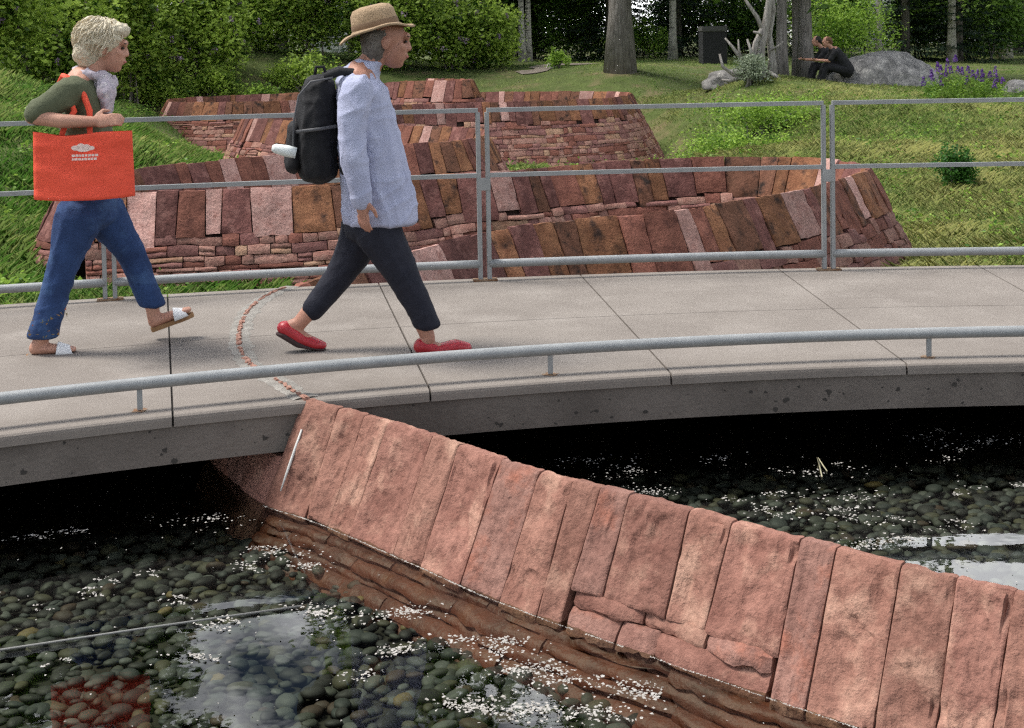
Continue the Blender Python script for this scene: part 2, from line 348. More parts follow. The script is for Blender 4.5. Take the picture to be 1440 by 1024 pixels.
water = obj('water', [(-9, -2, WATER), (9, -2, WATER), (9, 8.9, WATER), (-9, 8.9, WATER)], [(0, 1, 2, 3)], wm, None, False, 'structure')

# ------------------------------------------------------------------ serpentine stone wall
RIDGE0 = [(2050,985),(1700,893),(1440,830),(1270,791),(1120,754),(900,697),(770,663),(600,608),(500,577),(428,561),(395,540),(352,514),(336,480),(338,462),(356,431),(408,403.5)]
RIDGE1 = [(395,409),(440,393),(520,368),(600,346),(690,325),(800,309),(940,297),(1050,280),(1140,263),(1195,247),(1222,236.5),(1205,229),(1150,223),(1020,220),(860,227),(720,239),(600,247),(470,260),(300,267),(180,270),(115,273)]
RIDGE2 = [(115,273),(84,271),(108,259),(193,238),(280,228),(390,218),(500,208),(580,202),(640,198),(676,192),(684,186),(668,180),(580,176.5),(480,172),(400,168.5),(358,166)]
RIDGE3 = [(358,166),(343,163.5),(356,161),(420,157),(553,148),(700,143.5),(800,140),(860,137),(887,132.5),(868,129),(750,128.5),(600,130.5),(490,136),(427,140.5),(330,143.5),(252,143.5),(235,141.5),(252,138,.0),(330,134,.02),(420,130,.08),(500,122,.22),(560,114.5,.36),(640,113,.38),(664,112.4,.38),(652,111,.38),(600,110.5,.36)]
BAT, TOPW = .5, .022
def wid(v): return TOPW+BAT*v
class Wall:
    def __init__(s, px, height):
        px = [(*q, 0.0) if len(q) == 2 else q for q in px]
        PP = spline([at(*q) for q in px], .04); PP = s.smooth(PP); s.P = PP[:, :2].copy(); s.Z = PP[:, 2].copy(); d = np.diff(s.P, axis=0)
        s.S = np.r_[0, np.cumsum(np.linalg.norm(d, axis=1))]; s.L = s.S[-1]; s.h = height
        T = np.gradient(s.P, axis=0); T /= np.linalg.norm(T, axis=1)[:, None]; s.T = T
    def smooth(s, P):
        for _ in range(12): P[1:-1] = .25*P[:-2]+.5*P[1:-1]+.25*P[2:]
        return P
    def p(s, q): return np.array([np.interp(q, s.S, s.P[:, 0]), np.interp(q, s.S, s.P[:, 1])])
    def n(s, q):
        t = np.array([np.interp(q, s.S, s.T[:, 0]), np.interp(q, s.S, s.T[:, 1])]); t /= np.linalg.norm(t)+1e-9; return np.array([t[1], -t[0]])
    def pt(s, q, v, side, out=0.0, w=None):
        ww = (wid(v) if w is None else w)+out; xy = s.p(q)+s.n(q)*side*ww; return Vector((xy[0], xy[1], np.interp(q, s.S, s.Z)-v))
    def facing(s, q, side):
        c = s.p(q); return float(np.dot(s.n(q)*side, -c)/np.linalg.norm(c))
def rough(p, sc, seed): return noise.noise(p*sc+Vector((seed, 0, 0)))
def terrace(n, k):
    t = n*k; f = math.floor(t); x = t-f; x = max(0.0, (x-.72)/.28); return (f+x*x*(3-2*x))/k
def facet(p, ph):
    """split sandstone: broken ledges that run down the slab, low swells and grain"""
    q = Vector((p.x*1.0, p.y*1.0, p.z*.55)); o = Vector((ph, ph*.3, 0))
    return .7*noise.noise(q*3+o)+1.0*terrace(noise.noise(q*5+o*1.7)+.25*noise.noise(q*17), 3.2)+.45*terrace(noise.noise(Vector((p.x*11, p.y*11, p.z*8))+o), 3)+.18*noise.noise(p*34)
def cap_stone(W, b0, b1, v1, m, parent, nu, nv, amp, seed, gap=.0022, calm=1.0, vt=0.0):
    """wedge stone over both faces; b0,b1: functions of v giving its two joints"""
    V = []; Fc = []; lift = random.uniform(-.010, .010)*calm; AL = []; calm2 = .85 if calm < 1 else .5
    ring = [(-1, vt+(v1-vt)*(1-j/nv)) for j in range(nv+1)]+[(1, vt+(v1-vt)*j/nv) for j in range(nv+1)]; k = len(ring); stw = random.choice([0, .4, 1.0])*.0035
    ph = random.uniform(0, 50); prd = random.uniform(-.010, .008)*calm; tiltf = random.uniform(-.02, .02)
    jag = random.uniform(0, 90)
    for i in range(nu+1):
        u = i/nu
        for side, v in ring:
            wv = b1(v)-b0(v)-2*gap; uu = u
            if i in (0, nu): uu = u+.012*noise.noise(Vector((v*16, jag+i, 0)))*(-1 if i else 1)*.5
            q = b0(v)+gap+wv*uu; base = W.pt(q, v, side)
            e = min(u, 1-u)*wv; ev = min(v-vt, v1-v); rnd = -.004*(1-min(1, e/.006))-.005*(1-min(1, ev/.009))
            chip = noise.noise(Vector((q*11+jag, v*11, side*3.0)))
            if (e < .02 or ev < .02) and chip > .25: rnd -= .018*(chip-.25)*2
            nn = W.n(q)*side; ed = min(1, e/.05)*calm2+(1-calm2); ed *= .35+.65*min(1, ev/.05); d = prd+tiltf*(u-.5)*ed+amp*facet(base, ph)*ed+rnd+stw*noise.noise(Vector((q*70, v*3, ph))); AL.append((q+ph, v, side))
            zz = lift*(1-v/v1)+(calm*.008*noise.noise(Vector((q*9, seed, side*.3)))+.004*noise.noise(Vector((q*30, seed, 0))) if v < vt+.01 else 0)
            if v > v1-.001: zz += .012*noise.noise(Vector((q*8, jag, 0)))
            V.append(base+Vector((nn[0]*d, nn[1]*d, zz+.2*d)))
    for i in range(nu):
        for j in range(k):
            a = i*k+j; b = i*k+(j+1) % k; Fc.append((a, b, b+k, a+k))
    Fc.append(tuple(range(k))[::-1]); Fc.append(tuple(range(nu*k, nu*k+k)))
    o = obj('cap_stone', V, Fc, m, parent, 34); aa = o.data.attributes.new('along', 'FLOAT_VECTOR', 'POINT'); aa.data.foreach_set('vector', np.array(AL, np.float32).ravel()); return o
def wav(q, v, side): return .030*noise.noise(Vector((q*1.5, v*4, side*5)))+.010*noise.noise(Vector((q*5, v*6, side*9)))
def course_stone(W, q0, q1, v0, v1, side, m, parent, nu=4, nv=3, amp=.012, name='stone', wf=None, depth=.14, prd=None):
    V = []; Fc = []; ph = random.uniform(0, 50); prd = random.uniform(-.012, .016) if prd is None else prd; sk = random.uniform(-.012, .012)
    for j in range(nv+1):
        for i in range(nu+1):
            u = i/nu; x = j/nv; q = q0+(q1-q0)*u; v = v0+(v1-v0)*x+sk*(u-.5)*(v1-v0)*3*(1 if 0 < j < nv else .4)
            if 0 < i < nu and j in (0, nv): v += random.uniform(-.006, .006)
            v += wav(q, v, side)
            edge = (i in (0, nu))*.010+(j in (0, nv))*.008
            b = W.pt(q, v, side, prd-edge+amp*1.6*noise.noise(W.pt(q, v, side)*7+Vector((ph, 0, 0)))+amp*random.uniform(-.35, .35), None if wf is None else wf(v)); V.append(b)
    nf = len(V)
    for i, v in ((0, v0), (nu, v0), (nu, v1), (0, v1)):
        V.append(W.pt(q0+(q1-q0)*i/nu, v, side, -depth, None if wf is None else wf(v)))
    idx = lambda i, j: j*(nu+1)+i
    for j in range(nv):
        for i in range(nu): Fc.append((idx(i, j), idx(i+1, j), idx(i+1, j+1), idx(i, j+1)))
    Fc += [tuple([idx(i, 0) for i in range(nu, -1, -1)]+[nf, nf+1]), tuple([idx(i, nv) for i in range(nu+1)]+[nf+2, nf+3]),
           tuple([idx(0, j) for j in range(nv+1)]+[nf+3, nf]), tuple([idx(nu, j) for j in range(nv, -1, -1)]+[nf+1, nf+2])]
    if side < 0: Fc = [f[::-1] for f in Fc]
    return obj(name, V, Fc, m, parent, 42)
def pick_cap(last):
    r = random.random(); i = 0 if r < .26 else 1 if r < .50 else 2 if r < .68 else 3 if r < .88 else 4
    return pick_cap(last) if (i == 4 and last == 4) else i
def build_wall(W, root, bounds, fine, s_lo=0, s_hi=None, vcap=(.40, .47), courses_to=None, mats=None, short=None):
    s_hi = W.L if s_hi is None else s_hi; tl = [random.uniform(-.05, .05) for _ in bounds]; last = 0; nstone = 0; joined = []
    core = []; cf = []; prof = [(-1, W.h), (-1, .14), (1, .14), (1, W.h)]; qs = np.arange(s_lo+.01, s_hi-.005, .12)
    for q in qs: core += [W.pt(q, v, sd, -.06) for sd, v in prof]
    for i in range(len(qs)-1):
        for j in range(4): a = i*4+j; b = i*4+(j+1) % 4; cf.append((a, b, b+4, a+4))
    cf += [(0, 1, 2, 3), tuple(len(core)-4+j for j in (3, 2, 1, 0))]
    obj('rubble_core', core, cf, M_core, root, False)
    vb = []
    for i in range(len(bounds)-1):
        s0, s1 = bounds[i], bounds[i+1]; t0, t1 = tl[i], tl[i+1]; v1 = random.uniform(*vcap)
        if random.random() < .12 and not fine: v1 += .10
        if short and short[0]-.01 < (s0+s1)/2 < short[1]: v1 = .30
        b0 = lambda v, s=s0, t=t0: s+t*v; b1 = lambda v, s=s1, t=t1: s+t*v
        if mats: m = random.choice(mats)
        else: last = pick_cap(last); m = M_caps[last]
        dist = float(np.linalg.norm(W.p((s0+s1)/2)))
        nu, nv = (30, 38) if fine else ((9, 12) if dist < 18 else (5, 6))
        cap_stone(W, b0, b1, v1, m, root, nu, nv, .026 if fine else .022, i, .0022 if fine else .006, .3 if fine else 1); vb.append((s0, s1, v1))
    if courses_to is None: return vb
    for side in (-1, 1):
        v = .475; row = 0
        while v < courses_to:
            hgt = random.choice([.045, .06, .075, .095, .125])
            q = s_lo+random.uniform(0, .1)
            while q < s_hi-.05:
                ln = random.choice([random.uniform(.10, .2), random.uniform(.18, .46)]); q1 = min(q+ln, s_hi)
                if W.facing((q+q1)/2, side) > -.12:
                    m = random.choices(M_stones, (5, 3, 1.2, 3))[0]; split = random.random() < .18 and hgt > .09
                    if row == 0:
                        top = .475  # fill up to the caps above
                        for s0, s1, vv in vb:
                            if s0 < (q+q1)/2 < s1: top = min(.475, vv+.008) if vv < .475 else vv+.006
                        v0 = top
                    else: v0 = v
                    if v+hgt-v0 > .03:
                        nstone += 1
                        if nstone <= 290:
                            if split:
                                vm = (v0+v+hgt)/2; course_stone(W, q+.004, q1-.004, v0+.004, vm-.003, side, m, root); course_stone(W, q+.004, q1-.004, vm+.003, v+hgt-.004, side, random.choice(M_stones), root); nstone += 1
                            else: course_stone(W, q+.004, q1-.004, v0+.004, v+hgt-.004, side, m, root)
                        else: joined.append((q+.004, q1-.004, v0+.004, v+hgt-.004, side, m))
                q = q1
            v += hgt; row += 1
    if joined:
        obs = [course_stone(W, *j[:5], j[5], None, 3, 2) for j in joined]
        me = merge('stonework', [(o.data, None, None) for o in obs])
        for o in obs: d = o.data; bpy.data.objects.remove(o); bpy.data.meshes.remove(d)
        link('stonework', me, None, root, 42, 'stuff')
    return vb
def s_of(W, px, py):
    c = np.array(at(px, py)[:2]); return float(W.S[np.argmin(np.linalg.norm(W.P-c, axis=1))])
def rand_bounds(a, b, lo=.14, hi=.46):
    out = [a]
    while out[-1] < b-.3: out.append(out[-1]+random.choice([random.uniform(lo, .26), random.uniform(.22, hi)]))
    out.append(b); return out

W0 = Wall(RIDGE0, .66)
w0 = empty('stone_wall', (*W0.p(1.5), BED), 'salmon sandstone wall rising from the pond in front of the footbridge', 'wall', 'red sandstone walls')
top0 = [1440,1355,1275,1187,1130,1035,968,895,850,812,765,706,655,612,552,518,478,430]
line = np.array([(x, np.interp(x, [428,500,600,770,900,1120,1270,1440], [561,577,608,663,697,754,791,830])) for x in top0])
b0 = [s_of(W0, x, y) for x, y in line]; first = b0[0]; pre = []
q = first
while q > .35: q -= random.uniform(.22, .36); pre.append(max(q, 0))
bounds0 = sorted(pre)+b0
w0.location.z = 0; w0.location = (0, 0, 0)
end0 = bounds0[-1]; bounds0[-1] = end0+.02
SHORT = sorted((s_of(W0, 1130, 757), s_of(W0, 850, 684)))
build_wall(W0, w0, bounds0, True, bounds0[0], bounds0[-1], (.405, .43), None, M_salmon, SHORT)
for k in range(3):
    cap_stone(W0, lambda v, k=k: end0+.02+.24*k, lambda v, k=k: end0+.02+.24*(k+1), .66, M_salmon[k % 3], w0, 16, 14, .015, 90+k, .003, .3, .225)
sf = 1 if W0.facing(end0-1, 1) > 0 else -1
tubes('sealant', [([W0.pt(end0-.05, v_, sf, .012) for v_ in (.10, .17, .25, .33)], [.004, .006, .006, .003])], mat('white_sealant', (.6,.6,.57), rough=.6), w0, 6)
# flat stones under the shorter caps, then wet footing stones under water
for side in (-1, 1):
    for va, vb_, cuts in ((.303, .356, (0, .30, .62, 1)), (.358, .425, (0, .52, .72, 1))):
        for c0, c1 in zip(cuts[:-1], cuts[1:]):
            L_ = SHORT[1]-SHORT[0]; course_stone(W0, SHORT[0]+L_*c0+.004, SHORT[0]+L_*c1-.004, va, vb_, side, random.choice(M_salmon), w0, 8, 4, .014, 'flat_stone', None, .14, random.uniform(-.004, .014))
foot_w = lambda v: wid(.42)-.015+(v-.42)*1.0
for side in (1, -1):
    sgn = 1 if W0.facing(end0-.6, side) > 0 else -1
    for r_, (va, vb_) in enumerate(((.425, .455), (.455, .49), (.49, .52), (.52, .56), (.56, .60))):
        q = bounds0[0]
        while q < end0-.02:
            q1 = min(q+random.uniform(.35, .95), end0+.0); course_stone(W0, q+.002, q1-.002, va+random.uniform(0, .006), vb_, side, M_wet, w0, 12, 3, .012, 'footing_stone', foot_w, .2, random.uniform(-.012, .022)); q = q1
W1 = Wall(RIDGE1, 1.25); W2 = Wall(RIDGE2, 1.25); W3 = Wall(RIDGE3, 1.95)
for W, lab, s_lo in ((W1, 'red sandstone wall bend nearest behind the guard railing, with tilted caps', .12), (W2, 'red sandstone wall bend between the nearest and the farthest bends', 0), (W3, 'farthest red sandstone wall bend below the lilac shrubs', 0)):
    rt = empty('stone_wall', (0, 0, 0), lab, 'wall', 'red sandstone walls')
    build_wall(W, rt, rand_bounds(s_lo, W.L), False, s_lo, W.L, (.41, .48), W.h-.05)
WALLPTS = np.vstack([W1.P[::6], W2.P[::6], W3.P[::6]])
# pale scum line where the pond wall meets the water, and floating fluff
def flake(c, r, V):
    k = random.randint(4, 6); a0 = random.uniform(0, 6.28)
    pts = [(c[0]+math.cos(a0+6.283*j/k)*r*random.uniform(.45, 1.2), c[1]+math.sin(a0+6.283*j/k)*r*random.uniform(.45, 1.2), WATER+.0035+random.uniform(0, .004)) for j in range(k)]
    for j in range(1, k-1): V += [pts[0], pts[j], pts[j+1]]
V = []
side_front = 1 if W0.facing(end0-1, 1) > 0 else -1
for q in np.arange(bounds0[0], end0, .006):
    p = W0.pt(q, -WATER, side_front, .006+.006*noise.noise(Vector((q*6, 0, 0))), wid(.40)+.010)
    if noise.noise(Vector((q*5, 3, 0))) > -.25: flake(p, random.uniform(.002, .0055), V)
def raft(px, py, n, spread, elong=2.2, r=(.002, .0075)):
    c = at(px, py, WATER); a = random.uniform(-.5, .5); ca, sa = math.cos(a), math.sin(a)
    for _ in range(n):
        x, y = random.gauss(0, spread*elong*.5), random.gauss(0, spread*.5); flake((c.x+x*ca-y*sa, c.y+x*sa+y*ca), random.uniform(*r), V)
for px, py, n_, sp in ((290,735,50,.10),(350,800,40,.06),(385,775,50,.07),(405,785,40,.06),(440,800,50,.06),(560,865,130,.09),(560,915,80,.08),(640,900,30,.05),(690,905,80,.08),(700,925,80,.09),(740,945,70,.08),(760,940,60,.08),(640,990,70,.08),(690,990,90,.09),(740,1005,110,.09),(780,960,70,.08),(840,1010,110,.10),(890,970,90,.08),(870,965,40,.08),(325,875,50,.07),(250,848,30,.04),(210,805,20,.03),(130,838,30,.04),(145,815,24,.03),(100,750,30,.05),(40,755,30,.06),(290,925,40,.06),(470,870,60,.06),(440,855,60,.06),(510,950,30,.06),(60,860,12,.03),(90,930,16,.03),
        (835,652,40,.14),(870,668,50,.14),(905,690,60,.12),(1160,725,90,.12),(1200,700,50,.10),(1085,722,40,.08),(1030,705,20,.06),(1100,700,40,.10),(1240,735,30,.08),(1330,745,40,.08),(1300,615,30,.10),(1330,625,30,.10),(1400,622,40,.12),(1370,690,24,.06),(1215,765,60,.08),(1250,760,50,.08),(1180,660,20,.07),(1120,665,30,.10),(1010,650,20,.10),(1320,650,16,.05),(1430,683,20,.05)):
    raft(px, py, int(n_*.7), sp*random.uniform(.5, 1.0)); raft(px+random.uniform(-25, 25), py+random.uniform(-10, 10), int(n_*.6), sp*.35)
for _ in range(350): p = at(random.uniform(-100, 1500), random.uniform(600, 1040), WATER); flake(p, random.uniform(.002, .005), V)
M_fluff = mat('white_floating_fluff', (.46,.44,.41), (.30,.28,.25), 60, rough=.95)
fl = polys('floating_fluff', V, 3, M_fluff, None, None, 'stuff'); fl['label'] = 'white cottonwood fluff drifting on the pond'
tw = tubes('twig', [([at(1156,672,WATER)+Vector((0,0,.004)), at(1150,650,WATER)+Vector((0,0,.02)), at(1163,664,WATER)+Vector((0,0,.004))], [.003,.004,.003])], mat('straw', (.5,.46,.3)), None, 6); tag(tw, 'bent pale straw twig floating on the pond', 'twig')
rod = tubes('thin_rod', [([at(0,914,WATER+.006), at(200,884,WATER+.006), at(425,852,WATER+.006)], [.0035]*3)], mat('grey_line', (.2,.2,.19)), None, 6); tag(rod, 'thin grey line lying across the pond surface', 'line')

# river pebbles on the pond floor
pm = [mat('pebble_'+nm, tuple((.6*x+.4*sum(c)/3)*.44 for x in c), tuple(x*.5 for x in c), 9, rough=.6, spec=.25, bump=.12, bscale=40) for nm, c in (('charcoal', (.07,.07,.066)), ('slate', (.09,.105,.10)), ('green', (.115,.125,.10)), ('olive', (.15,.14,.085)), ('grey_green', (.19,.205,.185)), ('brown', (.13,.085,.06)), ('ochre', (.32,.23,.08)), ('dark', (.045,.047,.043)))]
pw = (4, 4, 5, 2.5, 2.5, 1.2, .3, 3)
protos = []
for k in range(6):
    bm = bmesh.new(); bmesh.ops.create_icosphere(bm, subdivisions=2, radius=1)
    for q in bm.verts:
        q.co *= 1+.13*noise.noise(q.co*1.1+Vector((k*7, 0, 0))); q.co = Vector((q.co.x, q.co.y*(.68+.05*k % .2), q.co.z*.42))
    for f_ in bm.faces: f_.smooth = True
    me = bpy.data.meshes.new('pebble'); bm.to_mesh(me); bm.free(); protos.append(me)
pmesh = {}
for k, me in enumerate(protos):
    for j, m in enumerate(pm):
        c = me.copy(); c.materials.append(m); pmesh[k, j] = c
cand = []
gy = 1.9
while gy < 8.6:
    gx = -3.4
    while gx < 4.4:
        cand.append((gx+random.uniform(-.035, .035), gy+random.uniform(-.03, .03), random.uniform(0, .02), random.triangular(.016, .052, .029))); gx += .055
    gy += .047
for _ in range(1100): cand.append((random.uniform(-3.4, 4.4), random.uniform(1.9, 8.4), random.uniform(.02, .045), random.uniform(.024, .050)))
W0d = W0.P[::5]
def keep(c):
    x, y = c[0], c[1]
    if np.min((W0d[:, 0]-x)**2+(W0d[:, 1]-y)**2) < .285**2: return False
    if math.hypot(x-CC.x, y-CC.y) > RF-.6: return False
    return abs(x) < .40*y+.5
cand = [c for c in cand if keep(c)]
def in_view(c):
    v = RM.transposed() @ (Vector((c[0], c[1], BED))-Vector((0, 0, H))); px = CX+F*v.x/-v.z; py = CY-F*v.y/-v.z
    return -20 < px < 1460 and 560 < py < 1050 and math.hypot(c[0]-CC.x, c[1]-CC.y) < RN+.3
cand.sort(key=lambda c: (not in_view(c), math.hypot(c[0], c[1])/(c[3]*(1+8*c[2]))))
rest = []
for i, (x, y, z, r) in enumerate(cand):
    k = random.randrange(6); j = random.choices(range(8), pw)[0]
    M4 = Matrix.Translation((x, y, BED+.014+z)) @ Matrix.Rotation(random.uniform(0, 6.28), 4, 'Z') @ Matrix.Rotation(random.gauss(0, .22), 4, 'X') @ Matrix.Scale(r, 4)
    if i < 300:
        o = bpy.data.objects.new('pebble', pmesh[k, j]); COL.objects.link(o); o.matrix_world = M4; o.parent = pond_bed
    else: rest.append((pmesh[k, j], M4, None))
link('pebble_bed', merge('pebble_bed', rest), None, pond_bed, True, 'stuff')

# ------------------------------------------------------------------ ground
G = []
def gp(px, py, d): p = at_d(px, py, d); G.append((p.x, p.y, p.z))
for a in ((1330,372,15.3),(1440,345,14.5),(1440,300,18.5),(1330,300,19.5),(1440,220,24.5),(1290,205,27),(1200,150,33),(1000,132,42),(1420,150,33),(1240,120,38),(1172,119,37.6),(1150,117,38.6),(1190,124,36.5),(1130,113,40),(1060,108,38),(950,128,41),(868,98,44),(780,100,46),(960,82,60),(1440,95,50),(1250,82,62),(700,90,58),(942,224,35.3),(800,256,30.5),(880,254,31),(740,256,29.5),(650,240,28),(965,180,36.5),(1100,215,25),(980,235,27),
          (400,112,43),(300,116,42),(180,122,41),(560,105,46),(20,122,27),(60,125,28),(-100,120,26),(0,300,15),(10,428,11),(-200,440,10.5),(-150,250,17),(100,185,21),(190,215,22),(235,205,31),(205,150,36),(20,404,13.1),(170,235,20)): gp(*a)
for W in (W1, W2, W3):
    for q in np.arange(.5, W.L, 2.2):
        for sd in (-1, 1):
            if abs(q-W.L) > .3: p = W.pt(q, 1.02, sd); G.append((p.x, p.y, (-1.0 if W is not W3 else (-1.8 if p.x > -3.5 and p.y < 37.5 else -1.25))+float(np.interp(q, W.S, W.Z))))
for x, y, z in ((-40,60,.8),(-40,20,.9),(-40,-10,.5),(40,20,-.3),(40,60,.5),(0,90,.6),(60,90,.5),(-60,90,.8),(20,10,-.6),(25,30,-.1),(-20,8,.3),(-20,40,.8),(20,75,.5),(-20,75,.6)): G.append((x, y, z))
G = np.array(G); G = G[np.r_[True, [np.min(np.hypot(G[:i, 0]-G[i, 0], G[:i, 1]-G[i, 1])) > .8 for i in range(1, len(G))]]]
def U(d): return np.where(d > 1e-6, d*d*np.log(d+1e-9), 0)
n = len(G); D = np.hypot(G[:, None, 0]-G[None, :, 0], G[:, None, 1]-G[None, :, 1]); P_ = np.c_[np.ones(n), G[:, :2]]
A = np.zeros((n+3, n+3)); A[:n, :n] = U(D)+np.eye(n)*.4; A[:n, n:] = P_; A[n:, :n] = P_.T
WT = np.linalg.solve(A, np.r_[G[:, 2], 0, 0, 0])
def ground(X, Y):
    X = np.asarray(X, float); Y = np.asarray(Y, float); sh = X.shape; x, y = X.ravel(), Y.ravel(); z = np.zeros(len(x))
    for i in range(0, len(x), 20000):
        s_ = slice(i, i+20000); z[s_] = U(np.hypot(x[s_, None]-G[None, :, 0], y[s_, None]-G[None, :, 1])) @ WT[:n]+WT[n]+WT[n+1]*x[s_]+WT[n+2]*y[s_]
    far = sm(70, 95, np.maximum(np.abs(x)*1.6, y)); z = np.clip(z, -2.0, 1.4)*(1-far)+.55*far
    z += .03*np.sin(x*1.1+2*np.sin(y*.7))*np.sin(y*.9+1.3)*sm(10, 14, y)
    r = np.hypot(x-CC.x, y-CC.y); k = sm(RF-.12, RF+.55, r)*sm(-5, 6, y)
    k = np.where((y < 7) & (np.abs(x) < 10), 0, k); z = z*k+(-1.25)*(1-k)
    return z.reshape(sh)
gx = np.r_[-600, -300, -150, -90, np.arange(-50, 50.1, .5), 90, 150, 300, 600]; gy = np.r_[-300, -100, -40, -20, np.arange(-10, 100.1, .5), 150, 300, 600, 1200]
X, Y = np.meshgrid(gx, gy); Z = ground(X, Y); nx = len(gx)
idx = np.arange(len(gy)*nx).reshape(len(gy), nx)
fc = np.stack([idx[:-1, :-1], idx[:-1, 1:], idx[1:, 1:], idx[1:, :-1]], -1).reshape(-1, 4)
obj('ground', np.stack([X, Y, Z], -1).reshape(-1, 3).tolist(), fc.tolist(), M_grassg, None, True, 'structure')
def gz(x, y): return float(ground(np.array([x]), np.array([y]))[0])
# path far behind
def hit(px, py, y0=9.0, y1=95.0):
    ys = np.arange(y0, y1, .1); d = RM @ Vector(((px-CX)/F, -(py-CY)/F, -1)); tt = ys/d.y; g_z = ground(d.x*tt, ys); zr = H+d.z*tt; k = np.argmax(zr < g_z)
    return Vector((d.x*tt[k], ys[k], g_z[k]))
pp = spline([hit(x, y, 36)[:2] for x, y in ((730,104),(752,101),(765,97),(770,93),(800,91.5),(835,90.5))], .3)
V, Fc = [], []
for i in range(len(pp)):
    t = pp[min(i+1, len(pp)-1)]-pp[max(i-1, 0)]; t /= np.linalg.norm(t); nn = np.array([-t[1], t[0]])
    for w_ in (-.4, .4): q = pp[i]+nn*w_*(1+.4*math.sin(i*1.3+w_)); V.append((q[0], q[1], gz(*q)+.03))
Fc = [(2*i, 2*i+1, 2*i+3, 2*i+2) for i in range(len(pp)-1)]
obj('path', V, Fc, mat('gravel_path', (.24,.20,.165), (.17,.14,.115), 3, bump=.4), None, False, 'structure')
# grass blades
def grass(name, n, box, hgt, wdt, tint, label, fn=None, seed=1):
    r = np.random.default_rng(seed); x = r.uniform(box[0], box[1], n); y = r.uniform(box[2], box[3], n)
    ok = (np.abs(x) < .40*y+1.5) & (np.hypot(x-CC.x, y-CC.y) > RF+.12)
    if fn is not None: ok &= fn(x, y)
    x, y = x[ok], y[ok]
    d2 = np.full(len(x), 9.)
    for i in range(0, len(x), 20000): d2[i:i+20000] = np.min((x[i:i+20000, None]-WALLPTS[None, :, 0])**2+(y[i:i+20000, None]-WALLPTS[None, :, 1])**2, axis=1)
    z = ground(x, y); k = d2 > (TOPW+BAT*np.clip(-z, .1, 2.0)+.02)**2; x, y, z = x[k], y[k], z[k]; n = len(x)
    cl = np.sin(x*2.3+np.sin(y*1.7)*2)*np.sin(y*2.1+np.sin(x*1.3)*2); cl2 = np.sin(x*.8+1)*np.sin(y*.6+np.sin(x*.5))
    h = hgt*r.uniform(.5, 1.25, n)*(1+.5*cl)*(1-.5*sm(31, 36, y)); a = r.uniform(0, 2*np.pi, n); lean = r.uniform(.3, 1.5, n)*h
    dx, dy = np.cos(a), np.sin(a); wx, wy = -dy*wdt, dx*wdt; B = np.stack([x, y, z-.02], 1)
    s = np.stack([wx, wy, np.zeros(n)], 1); mid = B+np.stack([dx*lean*.35, dy*lean*.35, h*.62], 1); tip = B+np.stack([dx*lean, dy*lean, h], 1)
    V = np.stack([B-s, B+s, mid+s*.7, tip, mid-s*.7], 1)
    tt = np.clip(tint(x, y)+.22*cl2+.16*cl+r.normal(0, .15, n), 0, 1)
    o = polys(name, V, 5, M_blade, None, tt, 'stuff'); o['label'] = label
side_t = lambda x, y: .16+.46*sm(-.12, .12, x/y)+.1*np.sin(x*.7+y*.4)*sm(-.1, .1, x/y)-.26*sm(29, 36, y)*sm(-.1, .1, x/y)
grass('meadow_grass', 480000, (-16, 17, 8.6, 27), .135, .0055, side_t, 'long meadow grass on the banks around the walls', seed=2)
grass('slope_grass', 230000, (-17, 17, 27, 41), .135, .008, side_t, 'pale meadow grass higher up the slope', seed=4)
grass('lawn_grass', 130000, (-24, 26, 41, 64), .10, .012, lambda x, y: .30+0*x, 'short green lawn around the trees', seed=3)

def weeds(n, box, seed):
    r = np.random.default_rng(seed); x = r.uniform(box[0], box[1], n); y = r.uniform(box[2], box[3], n); k = (np.abs(x) < .4*y+1) & (np.hypot(x-CC.x, y-CC.y) > RF+.2) & (np.sin(x*1.9+1)*np.sin(y*1.4+x) > -.1); x, y = x[k], y[k]
    d2 = np.min((x[:, None]-WALLPTS[None, :, 0])**2+(y[:, None]-WALLPTS[None, :, 1])**2, axis=1); z = ground(x, y); k = d2 > (TOPW+BAT*np.clip(-z, .1, 2)+.08)**2
    return np.stack([x[k], y[k], z[k]+r.uniform(.03, .13, k.sum())], 1), r
C, r = weeds(5200, (-14, 15, 9, 36), 91)

# ------------------------------------------------------------------ vegetation
def leaves(C, n_per, spread, size, r, flat=.5, aspect=.55):
    """C (m,3) clump centres -> quads (m*n_per*4,3)"""
    m = len(C); c = np.repeat(C, n_per, 0)+r.normal(0, 1, (m*n_per, 3))*spread; n = len(c)
    u = r.normal(0, 1, (n, 3)); u[:, 2] *= flat; u /= np.linalg.norm(u, axis=1)[:, None]
    v = np.cross(u, r.normal(0, 1, (n, 3))); v /= np.linalg.norm(v, axis=1)[:, None]; s = size*r.uniform(.6, 1.3, n)[:, None]
    return np.stack([c-u*s, c+v*s*aspect, c+u*s, c-v*s*aspect], 1), c
M_lilac = leafmat('lilac_leaves', (.03,.085,.010), (.44,.60,.10), .38)
M_shrub = leafmat('shrub_leaves', (.05,.14,.016), (.38,.56,.09), .4)
M_aspl = leafmat('aspen_leaves', (.04,.11,.016), (.36,.52,.10), .4)
M_dark = leafmat('cottonwood_leaves', (.025,.07,.010), (.20,.34,.06), .35)
M_spruce = leafmat('spruce_needles', (.008,.018,.010), (.028,.055,.028), .1, .7)
M_bloom = leafmat('lilac_blossom', (.30,.20,.36), (.55,.42,.55), .3)
M_sil = leafmat('silver_foliage', (.16,.21,.13), (.33,.38,.27), .3)
Q, c = leaves(C, 16, .075, .032, r, .35, .5); wd_ = polys('broadleaf_weeds', Q, 4, M_shrub, None, np.clip(np.repeat(r.uniform(0, .8, len(C)), 16)+r.normal(0, .12, len(c)), 0, 1), 'stuff'); wd_['label'] = 'low broad-leaved weeds growing through the grass'
